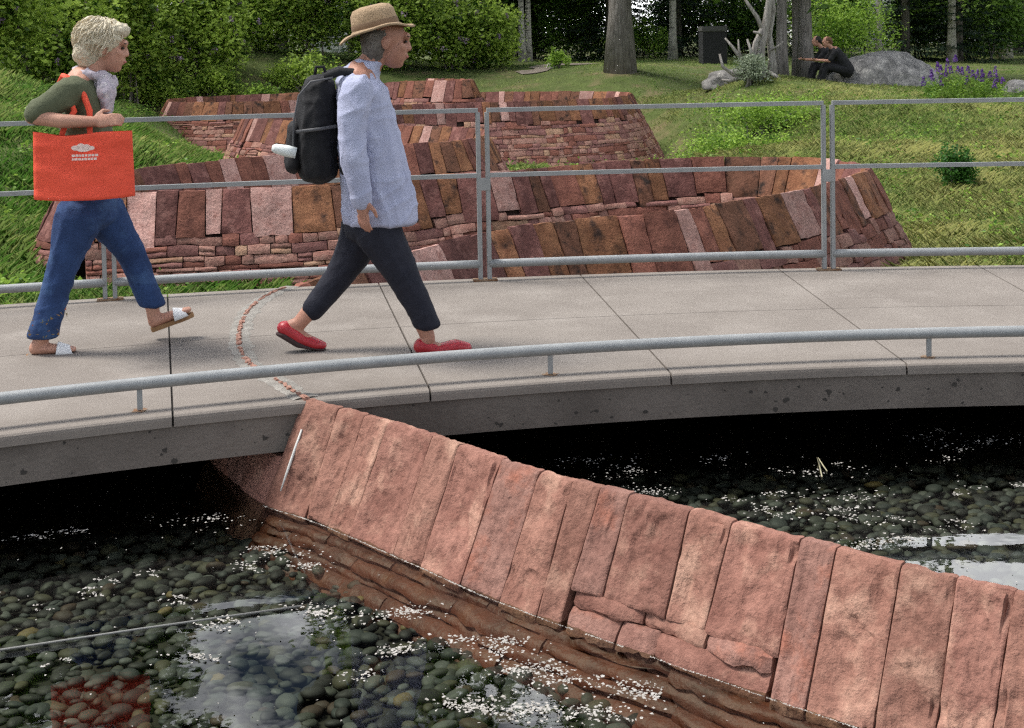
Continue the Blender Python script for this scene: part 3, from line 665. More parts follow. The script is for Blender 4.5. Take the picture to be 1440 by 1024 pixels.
def bush(name, px, py, d, rx, ry, hz, label, m, nc, npl, size, blooms=0, seed=0, spread=.16, stems=6, group=None, z0=None):
    p = at_d(px, py, d); gzz = gz(p.x, p.y) if z0 is None else z0; r = np.random.default_rng(seed+50)
    root = empty(name, (p.x, p.y, gzz), label, 'shrub', group)
    lobes = [(r.uniform(-.55, .55)*rx, r.uniform(-.5, .5)*ry, r.uniform(.35, .72)*hz, r.uniform(.38, .6)) for _ in range(9)]
    C = []
    for _ in range(nc):
        lx, ly, lz, ls = lobes[r.integers(len(lobes))]; dv = r.normal(0, 1, 3); dv /= np.linalg.norm(dv); q = r.uniform(.55, 1.05)
        c = np.array([lx+dv[0]*rx*ls*q, ly+dv[1]*ry*ls*q, lz+dv[2]*hz*ls*q*.8])
        if c[2] < .05: c[2] = r.uniform(.05, .4)
        C.append(c)
    C = np.array(C); Q, c = leaves(C, npl, spread, size, r)
    tint = np.clip(.62+.30*np.repeat(r.normal(0, 1, len(C)), npl)+.16*r.normal(0, 1, len(c)), 0, 1)
    polys('crown', Q, 4, m, root, tint)
    for sp_ in [([(r.uniform(-.2, .2)*rx, r.uniform(-.2, .2)*ry, -.1), (a*.4, b*.4, lz*.5), (a, b, lz)], [.035, .025, .012]) for a, b, lz, _ in lobes[:stems]]: tubes('stem', [sp_], M_bark, root, 6)
    if blooms:
        k = r.choice(len(C), blooms, replace=False); B = C[k]*np.array([1.06, 1.12, 1.08]); ax = np.array([0, 0, 1.])
        cc = np.repeat(B, 16, 0)+np.stack([r.normal(0, .04, blooms*16), r.normal(0, .04, blooms*16), r.uniform(-.08, .10, blooms*16)], 1)
        Q, c = leaves(cc, 1, .001, .042, r, 1, .9); polys('blossom', Q, 4, M_bloom, root, np.clip(np.repeat(r.uniform(0, 1, blooms), 16)+r.normal(0, .1, len(c)), 0, 1))
    return root
LG = 'lilac shrubs behind the walls'
for i, (px, py, d, rx, ry, hz, nb, lab) in enumerate((
        (-30,118,31,2.0,1.7,3.6,25,'dark lilac shrub at the far left end of the hedge row'), (75,118,36,1.9,1.7,3.6,30,'lilac shrub with mauve blossom behind the walking woman'),
        (185,112,40,1.9,1.6,3.8,30,'lilac shrub standing just above the left end of the farthest wall bend'), (262,112,42,1.7,1.6,3.7,26,'bright lilac shrub between the woman and the man'),
        (345,108,46,2.0,1.6,3.8,12,'tall lilac shrub above the capstones left of the backpack'), (440,108,47,2.0,1.7,4.0,40,'lilac shrub with pink blossom behind the straw hat'),
        (540,106,47,2.0,1.6,2.9,40,'lilac shrub with pink blossom in front of the white building'), (640,102,48,2.1,1.6,2.5,36,'low lilac shrub at the hedge end beside the aspen pair'))):
    bush('lilac_shrub', px, py, d, rx, ry, hz, lab, M_lilac, 430, 36, .080, nb*2, i, .19, 6, LG)
bush('green_shrub', 372,108,41,.7,.6,.95,'small pale green shrub in front of the lilac row', M_shrub, 70, 30, .05, 0, 20, .1, 4)
bush('green_shrub', 320,122,40,1.1,.6,.55,'low leafy ground shrub above the farthest wall', M_shrub, 80, 30, .05, 0, 21, .1, 3)
for bx, by, bd, br, bh, lab in ((225,122,40.5,1.0,.8,'dark leafy shrub at the left end of the farthest wall'), (290,118,41,1.1,.9,'leafy shrub above the middle of the farthest wall left half'), (425,112,42.5,1.2,1.0,'leafy shrub on the bank behind the backpack')):
    bush('green_shrub', bx, by, bd, br, .7, bh, lab, M_lilac, 110, 30, .055, 0, bx, .12, 4)
bush('green_shrub', 1062,165,33,1.7,1.2,.95,'wild rose thicket on the slope below the driftwood', M_shrub, 190, 34, .035, 0, 22, .12, 6)
bush('green_shrub', 1020,205,30,1.3,.9,.7,'lower rose thicket beside the farthest wall end', M_shrub, 120, 34, .035, 0, 24, .12, 4)
bush('round_bush', 1341,279,21,.30,.30,.62,'round dark green bush alone on the grassy slope', leafmat('bush_dark', (.025,.085,.014), (.07,.19,.03), .3), 110, 40, .028, 0, 23, .05, 3)
bush('green_shrub', 897,72,62,1.6,1,1.6,'bright leafy undergrowth left of the big trunk among spruces', M_shrub, 90, 30, .08, 0, 25, .2, 4)
bush('green_shrub', 1190,80,52,1.9,1.2,2.4,'light green shrub behind the two seated people', M_shrub, 190, 36, .06, 0, 26, .2, 5)
bush('green_shrub', 785,90,47,.45,.4,.5,'tiny green shrub beside the white path stone', M_shrub, 36, 24, .05, 0, 27, .08, 2)
bush('silver_shrub', 1053,108,37.3,.55,.4,.75,'silvery sage bush at the foot of the driftwood', M_sil, 70, 34, .035, 0, 28, .09, 4)
for i, (px, d) in enumerate(((810,64),(960,66),(1160,64),(1290,60),(1400,58),(730,66),(1050,66))):
    bush('green_shrub', px, 82, d, 2.2, 1.3, 3.0+.4*(i % 3), ['undergrowth shrub at the forest edge beyond the gravel path','undergrowth shrub between the big trunk and the dark shed','undergrowth shrub behind the light green shrub','undergrowth shrub in front of the spruce beside the boulder','undergrowth shrub at the forest edge above the purple flowers','undergrowth shrub behind the aspen pair','undergrowth shrub behind the driftwood'][i], M_dark, 230, 30, .09, 0, 30+i, .22, 4)
def tall_tree(name, px, py, d, h, trunk_r, crown_r, crown_z0, label, mb, ml, nc, seed, lean=0, size=.16, group=None, forks=5, base=None):
    p = at_d(px, py, d) if base is None else base; g0 = gz(p.x, p.y); r = np.random.default_rng(seed+200); root = empty(name, (p.x, p.y, g0), label, 'tree', group)
    pts = [(lean*t*h*.2+.12*math.sin(t*5+seed)*t, .1*math.sin(t*4+seed*2)*t, -.15+t*h*.95) for t in np.linspace(0, 1, 12)]
    rr = [trunk_r*(1+.45*math.exp(-t*28))*(1-.8*t) for t in np.linspace(0, 1, 12)]
    v, f = tube(pts, rr, 16, True, .10, seed); obj('trunk', v, f, mb, root)
    C = []; sp = []
    for k in range(forks*3):
        t = r.uniform(crown_z0/h, .95); a = r.uniform(0, 6.28); ln = crown_r*r.uniform(.5, 1)*min(1, 1.75-t*1.35); b = np.array(pts[min(11, int(t/.95*11))]); e = b+np.array([math.cos(a)*ln, math.sin(a)*ln, ln*.55])
        sp.append(([tuple(b), tuple((b+e)/2+np.array([0, 0, .2])), tuple(e)], [trunk_r*.3*(1.1-t), trunk_r*.2*(1.1-t), .015]))
        for q in range(nc//(forks*3)):
            s_ = r.uniform(.25, 1.15); C.append(b+(e-b)*s_+r.normal(0, .6, 3)*crown_r*.34)
    for sp_ in sp: tubes('limb', [sp_], mb, root, 6)
    C = np.array(C); C[:, 2] = np.maximum(C[:, 2], crown_z0*.85); Q, c = leaves(C, 34, .32, size, r); polys('crown', Q, 4, ml, root, np.clip(.5+.25*np.repeat(r.normal(0, 1, len(C)), 34)+r.normal(0, .1, len(c)), 0, 1))
    return root
tall_tree('cottonwood_tree', 871, 98, 44, 22, .37, 5.5, 3.6, 'big cottonwood with a thick grey furrowed trunk on the lawn', M_bark, M_dark, 330, 1, .06)
tall_tree('cottonwood_tree', 1099, 104, 41, 15, .17, 4.5, 3.4, 'slim grey cottonwood just behind the driftwood', M_bark, M_dark, 260, 2, .02)
tall_tree('cottonwood_tree', 1133, 103, 41.5, 16, .22, 4.8, 3.6, 'grey cottonwood trunk right behind the seated people', M_bark, M_dark, 280, 3, -.02)
tall_tree('cottonwood_tree', 1120, 102, 42.3, 15, .11, 4, 3.6, 'thin dark cottonwood trunk between the two grey trunks', M_bark, M_dark, 200, 4)
AG = 'pale aspens at the forest edge'
for i, (px, py, d, h, tr_, lab) in enumerate(((735,75,56,13,.13,'pale aspen with dark scars, left one of the pair by the path'), (744,73,57,14,.12,'pale aspen leaning right, right one of the pair by the path'), (946,72,58,14,.16,'pale aspen between the big cottonwood and the driftwood'), (1237,68,56,13,.13,'slender aspen behind the granite boulder'), (1338,70,55,15,.16,'aspen trunk left of the purple flower clump, in spruce shade'), (1412,62,60,15,.26,'thick pale aspen above the purple flowers'), (612,60,58,13,.11,'thin aspen stem rising out of the lilac hedge'), (655,60,60,13,.11,'second thin aspen stem out of the lilac hedge by the white building'))):
    tall_tree('aspen_tree', px, py, d, h, tr_, 3.2, 3.2 if i > 2 else 3.8, lab, M_birch, M_aspl, 200, 10+i, .03*(i % 3-1), .12, AG)
for i, (x, d, h) in enumerate(((-21,50,27),(-15.5,53,27),(-10,62,13),(-26,44,22),(30,62,17),(25,70,15),(-4.5,58,28),(.5,66,28))):
    tall_tree('broadleaf_tree', 0, 0, 0, h, .3, 5.5, 2.6, ['broad green tree behind the lilac row, second from its left end','broad green tree rising behind the tall lilac shrub','broad green tree behind the straw hat','broad green tree behind the far left lilac','broad green tree far right beyond the thick aspen','broad green tree deep in the wood on the right','broad green tree behind the white building','broad green tree behind the aspen pair'][i], M_bark, M_dark if i % 2 else M_aspl, 620, 40+i, 0, .26, None, 8, Vector((x, d, 0)))
def spruce(x, y, h, rb, label, seed):
    g0 = gz(x, y); r = np.random.default_rng(seed+400); root = empty('spruce_tree', (x, y, g0), label, 'tree', 'dark spruces of the wood')
    v, f = tube([(0, 0, -.1), (0, 0, h*.5), (0, 0, h)], [.2, .12, .02], 10); obj('trunk', v, f, M_bark, root); Q = []; T = []
    z = .35
    while z < h-.2:
        R_ = rb*(1-z/h)**.85+.1; nb = 9 if z < 4.5 else 6
        for b in range(nb):
            a = r.uniform(0, 6.28); R2 = R_*r.uniform(.75, 1.12); m = 46 if z < 4.5 else 16; s = r.uniform(.12, 1, m); ca, sa = math.cos(a), math.sin(a); tb = r.uniform(.2, .8)
            px_ = s*R2; lat = r.normal(0, .13, m)*(1.2-s)*R2*.9; zz = z-.28*R2*s+.16*R2*s*s-np.abs(r.normal(0, .06, m)); ln = (.16 if z < 4.5 else .32)*r.uniform(.6, 1.3, m)
            ang = a+np.sign(lat)*r.uniform(.3, 1.1, m); c = np.stack([px_*ca-lat*sa, px_*sa+lat*ca, zz], 1)
            dd = np.stack([np.cos(ang), np.sin(ang), -r.uniform(.1, .7, m)], 1)*ln[:, None]; wv = np.stack([-np.sin(ang), np.cos(ang), r.uniform(-.3, .3, m)], 1)*(ln*.20)[:, None]
            Q.append(np.stack([c-wv, c+wv, c+dd+wv*.3, c+dd-wv*.3], 1)); T.append(np.clip(tb+r.normal(0, .15, m), 0, 1))
        z += .26 if z < 4.5 else .5
    polys('crown', np.concatenate(Q), 4, M_spruce, root, np.concatenate(T))
SP = ((4.3,62,13,2.6,'dark spruce just left of the big cottonwood trunk'),(7.5,64,14,2.8,'dark spruce just right of the big cottonwood trunk'),(10.5,67,14,2.8,'dark spruce behind the dark shed'),(1.0,67,13,2.6,'dark spruce behind the aspen pair'),(15.8,57,12,2.6,'dark spruce behind the granite boulder'),(17.6,56,9,2.3,'spruce with low boughs right of the slender aspen'),(20.4,64,14,2.8,'dark spruce above the purple flowers'),(13.2,69,15,3,'tall spruce far behind the seated people'),(24.2,66,13,2.8,'dark spruce at the right end of the wood'),(-1.8,70,14,2.7,'dark spruce left of the aspen pair, deep in the wood'),(-12.5,63,14,2.8,'dark spruce behind the left part of the lilac row'),(5.9,72,15,3,'back-row spruce behind the big cottonwood'),(17,74,15,3,'back-row spruce behind the slender aspen'),(-19,60,14,2.8,'dark spruce at the left end of the wood'))+tuple((x, 80+(k % 3)*3, 15, 3.6, 'back-row spruce %s' % nm) for k, (x, nm) in enumerate(((-9,'behind the left aspen stems of the hedge'),(.5,'behind the aspen pair and the path'),(4.5,'left of the big cottonwood, deep in the wood'),(9,'right of the big cottonwood, deep in the wood'),(13.5,'deep behind the driftwood'),(21,'deep behind the granite boulder'),(27,'deep behind the purple flowers'),(-16,'deep behind the lilac row'),(31,'at the far right of the wood'))))
for i, s_ in enumerate(SP): spruce(*s_, i)
# driftwood stump
p0 = at_d(1066, 106, 37.8); g0 = gz(p0.x, p0.y); sc = 37.8/F
dw = empty('driftwood_stump', (p0.x, p0.y, g0), 'silver weathered dead tree stump with twisted upright limbs', 'stump')
def D(px, py, y=0): return ((px-1066)*sc, y, (106-py)*sc)
tubes('trunk', [([D(1072,110), D(1066,88), D(1070,60,.05), D(1078,30), D(1082,0), D(1090,-45)], [0.228,0.149,0.119,0.099,0.084,0.059]), ([D(1086,110,.1), D(1088,80,.1), D(1084,45,.15), D(1090,10,.1), D(1086,-30,.1)], [0.169,0.099,0.084,0.065,0.045]), ([D(1052,110,-.1), D(1056,85,-.1), D(1062,55,-.1), D(1072,35,0)], [0.149,0.079,0.070,0.050])], M_drift, dw, 12, .5)
for lm in (([D(1074,42), D(1066,20), D(1055,4), D(1045,-12)], [0.054,0.050,0.042,0.030]), ([D(1058,98,-.2), D(1030,100,-.3), D(1014,88,-.3), D(1010,70,-.3)], [0.065,0.050,0.042,0.027]), ([D(1050,92,-.1), D(1040,76,-.15), D(1030,62,-.15), D(1019,48,-.15)], [0.059,0.050,0.040,0.022]), ([D(1042,82,-.15), D(1038,66,-.2), D(1037,50,-.2)], [0.045,0.030,0.015]), ([D(1058,92,-.2), D(1054,66,-.25), D(1049,50,-.25)], [0.050,0.034,0.025]), ([D(1084,66,0), D(1094,60,-.1), D(1101,54,-.1)], [0.040,0.025,0.015]), ([D(1072,45), D(1066,42,-.2), D(1058,40,-.2)], [0.040,0.034,0.025]), ([D(1078,96,-.2), D(1088,103,-.3), D(1096,108,-.3)], [0.059,0.050,0.025]), ([D(1040,104,-.3), D(1022,108,-.35), D(1012,106,-.35)], [0.050,0.045,0.025])):
    tubes('limb', [lm], M_drift, dw, 9, .35)
# boulders
def boulder(name, px, py, d, rx, ry, rz, label, seed, sink=.25):
    p = at_d(px, py, d); g0 = gz(p.x, p.y); bm = bmesh.new(); bmesh.ops.create_icosphere(bm, subdivisions=5, radius=1)
    for q in bm.verts:
        c = q.co.copy(); k = 1+.16*noise.noise(c*1.3+Vector((seed, 0, 0)))+.07*noise.noise(c*3.4+Vector((seed, 1, 0)))+.03*(1-abs(noise.noise(c*7)))+.02*noise.noise(c*14)
        q.co = Vector((c.x*rx*k, c.y*ry*k, (c.z*rz*k) if c.z > -.3 else -.3*rz))
    o = bobj(name, bm, M_granite, None, True); o.location = (p.x, p.y+ry*.8, g0-rz*.05); return tag(o, label, 'boulder')
boulder('boulder', 1250, 121, 38, 1.62, 1.1, .95, 'big rounded grey granite boulder with two people seated on it', 3)
boulder('boulder', 1436, 131, 36, .36, .4, .32, 'small grey boulder right of the purple flowers', 8)
boulder('boulder', 1030, 107, 39, .75, .5, .42, 'low tan boulder behind the driftwood limbs', 5)
st = boulder('path_stone', 776, 91, 47, .2, .2, .2, 'small white stone beside the gravel path', 9); st.data.materials.clear(); st.data.materials.append(mat('white_stone', (.6,.57,.52), (.5,.47,.42), 6))
# purple flower clump
p = at_d(1352, 136, 34); g0 = gz(p.x, p.y); r = np.random.default_rng(77)
fc_ = empty('flower_clump', (p.x, p.y, g0), 'clump of tall purple flower spikes beside the granite boulder', 'flowers')
C = np.stack([r.uniform(-.85, .85, 130), r.uniform(-.4, .4, 130), r.uniform(.05, .5, 130)], 1); C[:, 2] *= 1.1-.5*np.abs(C[:, 0]); Q, c = leaves(C, 26, .08, .05, r, .6, .25); polys('foliage', Q, 4, M_shrub, fc_, np.clip(r.normal(.4, .2, len(c)), 0, 1))
M_pur = leafmat('purple_petals', (.09,.03,.22), (.26,.12,.46), .25)
for (fx, fz) in [(-.92,.40),(-.80,.62),(-.72,.55),(-.62,.75),(-.5,.66),(-.42,.82),(-.35,.62),(-.28,.70),(-.14,.98),(-.08,.72),(0,.66),(.08,.70),(.22,.62),(.30,.55),(.42,.60),(.52,.48),(.64,.58),(.72,.62),(.86,.48),(.92,.45),(-.55,.42),(.1,.45),(.7,.35)]:
    m_ = 46; y_ = r.uniform(-.3, .1); ln = r.uniform(.14, .26); zz = r.uniform(0, 1, m_); a = r.uniform(0, 6.28, m_); rr_ = .045*(1.1-zz*.8)
    cc = np.stack([fx+np.cos(a)*rr_, y_+np.sin(a)*rr_, fz-.05+zz*ln], 1); Q, c = leaves(cc, 1, .002, .026, r, 1, .8); polys('flower_spike', Q, 4, M_pur, fc_, r.uniform(0, 1, len(c)))
# shed and white building glimpsed between the trees
def house(name, x, y, wx, wy, hz, roof, mw, mr, label, cat, win=True):
    g0 = gz(x, y); root = empty(name, (x, y, g0), label, cat); bm = bmesh.new(); bbox(bm, (0, 0, hz/2-.1), (wx, wy, hz+.2)); bobj('wall', bm, mw, root)
    bm = bmesh.new(); bbox(bm, (0, 0, hz+roof/2+.005), (wx+(.5 if win else .04), wy+(.5 if win else .1), roof), None, .03); bobj('roof', bm, mr, root)
    if win:
        for k in range(int(wx//2.2)):
            xx = -wx/2+1.2+2.2*k; bm = bmesh.new(); bbox(bm, (xx, -wy/2-.01, 1.7), (1.0, .05, 1.2)); f_ = bobj('window', bm, mat('dark_glass', (.03,.035,.04), rough=.1, spec=.6), root)
            bm = bmesh.new(); bbox(bm, (xx, -wy/2-.05, 1.05), (1.2, .12, .07)); bobj('sill', bm, mw, f_)
    return root
house('shed', at_d(1008, 85, 50).x, 51, .85, 1.2, 1.15, .2, mat('dark_panel', (.02,.02,.022), rough=.6), mat('pale_roof', (.09,.09,.085), rough=.8), 'dark low shed with pale flat roof behind the driftwood', 'shed', False)
house('white_building', at_d(600, 20, 85).x, 88, 14, 6, 4.2, .4, M_white, mat('grey_roof', (.25,.25,.26)), 'white building seen through gaps above the lilac hedge', 'building')
house('white_building', at_d(1300, 20, 95).x, 97, 16, 6, 4.2, .4, M_white, mat('grey_roof', (.25,.25,.26)), 'white building seen between trunks at the right of the wood', 'building')

# ------------------------------------------------------------------ people
ICO = {}
for sub in (1, 2, 3):
    b_ = bmesh.new(); bmesh.ops.create_icosphere(b_, subdivisions=sub, radius=1); b_.verts.ensure_lookup_table()
    ICO[sub] = (np.array([v.co[:] for v in b_.verts]), np.array([[v.index for v in f_.verts] for f_ in b_.faces])); b_.free()
class Blob:
    """heap of overlapping balls that fuse() turns into one skin"""
    def __init__(s): s.V, s.F, s.n = [], [], 0
    def add(s, v, f): s.V.append(v); s.F.append(f+s.n); s.n += len(v)
    def transform(s, M4): A_ = np.array(M4); s.V = [v @ A_[:3, :3].T+A_[:3, 3] for v in s.V]
    def mesh(s, name):
        me = bpy.data.meshes.new(name); me.from_pydata(np.concatenate(s.V).tolist(), [], np.concatenate(s.F).tolist()); me.update(); return me
def ball(bm, c, rx, ry=None, rz=None, rot=None, sub=2):
    v, f_ = ICO[sub]; v = v*np.array([rx, ry or rx, rz or rx])
    if rot: v = v @ np.array(rot).T
    bm.add(v+np.array(c), f_)
def chain(bm, pts):
    """pts: (x,y,z,r) or (x,y,z,rx,ry[,rz]); spheres swept between them"""
    for a, b in zip(pts[:-1], pts[1:]):
        A_, B_ = Vector(a[:3]), Vector(b[:3]); f3 = lambda q: (q[3], q[4] if len(q) > 4 else q[3], q[5] if len(q) > 5 else (q[3]+(q[4] if len(q) > 4 else q[3]))/2)
        ra, rb = f3(a), f3(b); n_ = max(2, int((B_-A_).length/(min(ra+rb)*.18))+1)
        for i in range(n_+1):
            t_ = i/n_; ball(bm, A_.lerp(B_, t_), *[ra[k]*(1-t_)+rb[k]*t_ for k in range(3)])
def fold(c, k, sd):
    q = c+.05*noise.noise_vector(c*4)
    a = noise.noise(Vector((q.x*k*1.5+q.z*k*.55+sd, q.y*k*1.5, q.z*k*.35))); b = noise.noise(Vector((q.x*k*.7, q.y*k*.7+sd, q.z*k*1.7-q.x*k*.9)))
    return .35*noise.noise(c*k*.5+Vector((sd, 0, 0)))+.75*((1-abs(a))**4-.3)+.6*((1-abs(b))**5-.2)
def fuse(name, bm, voxel, m, parent, smooth=6, wr=0, wsc=9, cut=None, kind=None):
    me = bm.mesh(name); o = bpy.data.objects.new(name, me); COL.objects.link(o)
    md = o.modifiers.new('r', 'REMESH'); md.mode = 'VOXEL'; md.voxel_size = voxel
    sm_ = o.modifiers.new('s', 'SMOOTH'); sm_.iterations = smooth; sm_.factor = .5
    dg = bpy.context.evaluated_depsgraph_get(); me2 = bpy.data.meshes.new_from_object(o.evaluated_get(dg)); bpy.data.objects.remove(o); bpy.data.meshes.remove(me)
    me2.name = name; bm = bmesh.new(); bm.from_mesh(me2); bm.normal_update()
    if cut:
        for co_, no_ in cut: bmesh.ops.bisect_plane(bm, geom=bm.verts[:]+bm.edges[:]+bm.faces[:], plane_co=co_, plane_no=no_, clear_outer=True)
    if wr:
        sd = random.uniform(0, 40)
        dv = [(v, v.normal*wr*(fold(v.co, wsc, sd))) for v in bm.verts]
        for v, d_ in dv: v.co += d_
    bm.to_mesh(me2); bm.free(); me2.materials.clear(); return link(name, me2, m, parent, True, kind)
def hand(bm, wrist, d, n_, curl, s=1.0, thumb=1):
    """wrist Vector, d finger direction, n_ palm normal (curl towards n_)"""
    d = d.normalized(); n_ = (n_-d*n_.dot(d)).normalized(); sd = d.cross(n_)*thumb; rot = Matrix((d, sd, n_)).transposed()
    ball(bm, wrist+d*.045*s, .05*s, .040*s, .017*s, rot)
    for k, (o_, ln) in enumerate(((-.028, .066), (-.010, .078), (.009, .074), (.027, .060))):
        p_ = wrist+d*.082*s+sd*-o_*s; dd = d.copy(); pts = [(*p_, .0095*s)]
        for j in range(3):
            p_ = p_+dd*ln*s*(.45, .32, .23)[j]; pts.append((*p_, (.0088, .008, .007)[j]*s)); dd = (dd*math.cos(curl)+n_*math.sin(curl)).normalized() if j == 0 else (dd+n_*curl*.8).normalized()
        chain(bm, pts)
    p_ = wrist+d*.025*s+sd*.034*s; q_ = p_+(d*.7+sd*.6+n_*.25).normalized()*.042*s; e_ = q_+(d+n_*.4).normalized()*.034*s
    chain(bm, [(*p_, .0125*s), (*q_, .0105*s), (*e_, .008*s)])
def head(bm, c, tilt, s=1.0):
    """head facing local +x, pitch tilt (positive looks down); c = head centre"""
    R_ = Matrix.Rotation(tilt, 3, 'Y'); P = lambda x, y, z: Vector(c)+R_ @ (Vector((x, y, z))*s)
    ball(bm, P(-.015, 0, .03), .098*s, .076*s, .092*s, R_, 3); ball(bm, P(.035, 0, -.035), .060*s, .060*s, .080*s, R_, 3)
    ball(bm, P(.054, 0, -.090), .032*s, .034*s, .024*s, R_); ball(bm, P(.085, 0, .035), .022*s, .05*s, .02*s, R_)
    chain(bm, [(*P(.088, 0, .022), .011*s), (*P(.104, 0, -.018), .0135*s)]); ball(bm, P(.100, .012, -.022), .010*s); ball(bm, P(.100, -.012, -.022), .010*s)
    ball(bm, P(.088, 0, -.050), .016*s, .026*s, .008*s, R_); ball(bm, P(.086, 0, -.064), .014*s, .024*s, .008*s, R_)
    for y in (-1, 1):
        ball(bm, P(-.008, .078*y, -.005), .020*s, .010*s, .032*s, R_); ball(bm, P(.060, .036*y, -.015), .026*s, .024*s, .026*s, R_)
    return P
def face_bits(P, root, s, mb):
    for y in (-1, 1):
        bm = Blob(); ball(bm, P(.0835, .031*y, .010), .009*s, .013*s, .007*s); link('eye', bm.mesh('eye'), mb, root)
        bm = Blob(); ball(bm, P(.093, .032*y, .034), .008*s, .020*s, .004*s); link('eyebrow', bm.mesh('eyebrow'), mb, root)
    bm = Blob(); ball(bm, P(.094, 0, -.057), .013*s, .022*s, .0075*s); link('lips', bm.mesh('lips'), mat('lips', (.38,.13,.11), rough=.5), root)
M_eye = mat('dark_eye', (.03,.02,.015), rough=.2)
def person(name, px0, py0, scale, label):
    b = at(px0, py0); a = ang_of(b); root = empty(name, b, label, 'person', None, a*.8)
    def J(px, py, y=0.0):
        z = (py0-py)/scale; return ((px-px0)/scale+.0175*z, y, z)
    return root, J
# --- walking man
man, J = person('person', 525, 494, 287, 'person striding in straw hat, pale blue shirt, dark trousers and red shoes')
bm = Blob(); hc = J(545, 66); P = head(bm, hc, .10, 1.06)
chain(bm, [(*J(512,112), .066), (*J(530,82), .058)])
chain(bm, [(*J(508,122), .09, .16), (*J(515,160), .11, .165), (*J(522,220), .11, .15), (*J(524,290), .115, .16), (*J(524,318), .105, .15)])
chain(bm, [(*J(503,130,-.19), .055), (*J(497,212,-.235), .042), (*J(507,272,-.245), .029)])
hand(bm, Vector(J(507,272,-.245)), Vector((.06, 0, -1)), Vector((.75, .65, 0)), .42, 1.05, 1)
chain(bm, [(*J(512,130,.19), .055), (*J(512,212,.235), .042), (*J(545,268,.235), .029)])
hand(bm, Vector(J(545,268,.235)), Vector((.5, 0, -.85)), Vector((.6, -.6, .3)), .42, 1.05, -1)
fl_ = [J(528,318,-.09), J(570,398,-.10), J(598,470,-.10)]; bl_ = [J(516,318,.09), J(480,392,.09), J(426,452,.08)]
for l in (fl_, bl_): chain(bm, [(*l[0], .085), (*l[1], .058), (*l[2], .037)])
chain(bm, [(*J(598,474,-.10), .038), (*J(592,486,-.10), .034), (*J(622,489,-.10), .036, .04, .026), (*J(648,490,-.10), .026, .036, .018)])
chain(bm, [(*J(424,455,.08), .036), (*J(408,460,.08), .033), (*J(434,478,.08), .032, .04, .026), (*J(452,485,.08), .022, .034, .018)])
fuse('body', bm, .0065, M_skin2, man, 3); face_bits(P, man, 1.06, M_eye)
M_shirt = mat('pale_blue_shirt', (.42,.44,.58), (.36,.38,.52), 7, rough=.85, bump=.15, bscale=90)
bm = Blob()
chain(bm, [(*J(504,116), .088, .165, .05), (*J(511,140), .132, .205, .10), (*J(518,180), .150, .20, .12), (*J(525,225), .168, .20, .12), (*J(531,270), .180, .205, .12), (*J(534,300), .188, .212, .05), (*J(535,312), .186, .21, .03)])
chain(bm, [(*J(502,130,-.18), .078), (*J(494,170,-.225), .068), (*J(497,214,-.245), .066), (*J(506,266,-.25), .052), (*J(507,275,-.25), .048)])
chain(bm, [(*J(510,130,.185), .085), (*J(510,214,.24), .066), (*J(540,262,.24), .05)])
chain(bm, [(*J(504,120), .105, .17, .04), (*J(507,110), .098, .125, .03), (*J(511,102), .088, .10, .022), (*J(517,93), .078, .082, .014)])
o = fuse('shirt', bm, .008, M_shirt, man, 3, .011, 7)
M_navy = mat('dark_navy_trousers', (.012,.013,.022), (.02,.021,.032), 10, rough=.85, bump=.2, bscale=80)
bm = Blob(); chain(bm, [(*J(524,300), .14, .175, .08), (*J(523,322), .135, .17, .08)])
chain(bm, [(*J(530,322,-.085), .115), (*J(552,362,-.095), .092), (*J(572,400,-.10), .073), (*J(590,436,-.10), .066), (*J(597,454,-.10), .068, .062, .03)])
chain(bm, [(*J(514,322,.085), .115), (*J(498,360,.09), .09), (*J(478,394,.09), .070), (*J(454,423,.085), .058), (*J(443,436,.08), .054)])
fuse('trousers', bm, .008, M_navy, man, 3, .006, 7)
M_red = mat('red_leather', (.42,.02,.03), (.34,.014,.022), 12, rough=.4, spec=.5)
bm = Blob(); chain(bm, [(*J(590,484,-.10), .042, .043, .042), (*J(612,490,-.10), .046, .046, .028), (*J(636,487,-.10), .048, .05, .036), (*J(650,489,-.10), .034, .042, .028)])
o = fuse('shoe', bm, .007, M_red, man, 3, 0, 9, [(Vector(J(590,482,-.1)), Vector((.22, 0, 1)))] if 0 else None)
bm = Blob(); chain(bm, [(*J(404,460,.08), .042, .044, .036), (*J(426,476,.08), .044, .046, .03), (*J(446,485,.08), .042, .048, .026), (*J(454,487,.08), .028, .038, .02)]); fuse('shoe', bm, .007, M_red, man, 3)
M_sole2 = mat('dark_rubber_sole', (.05,.03,.03), rough=.8)
bm = Blob(); chain(bm, [(*J(588,497,-.10), .042, .045, .010), (*J(618,499,-.10), .046, .046, .010), (*J(652,497,-.10), .032, .042, .009)]); fuse('shoe_sole', bm, .006, M_sole2, man, 2)
bm = Blob(); chain(bm, [(*J(400,468,.08), .036, .042, .011), (*J(428,486,.08), .040, .046, .011), (*J(453,492,.08), .028, .038, .009)]); fuse('shoe_sole', bm, .006, M_sole2, man, 2)
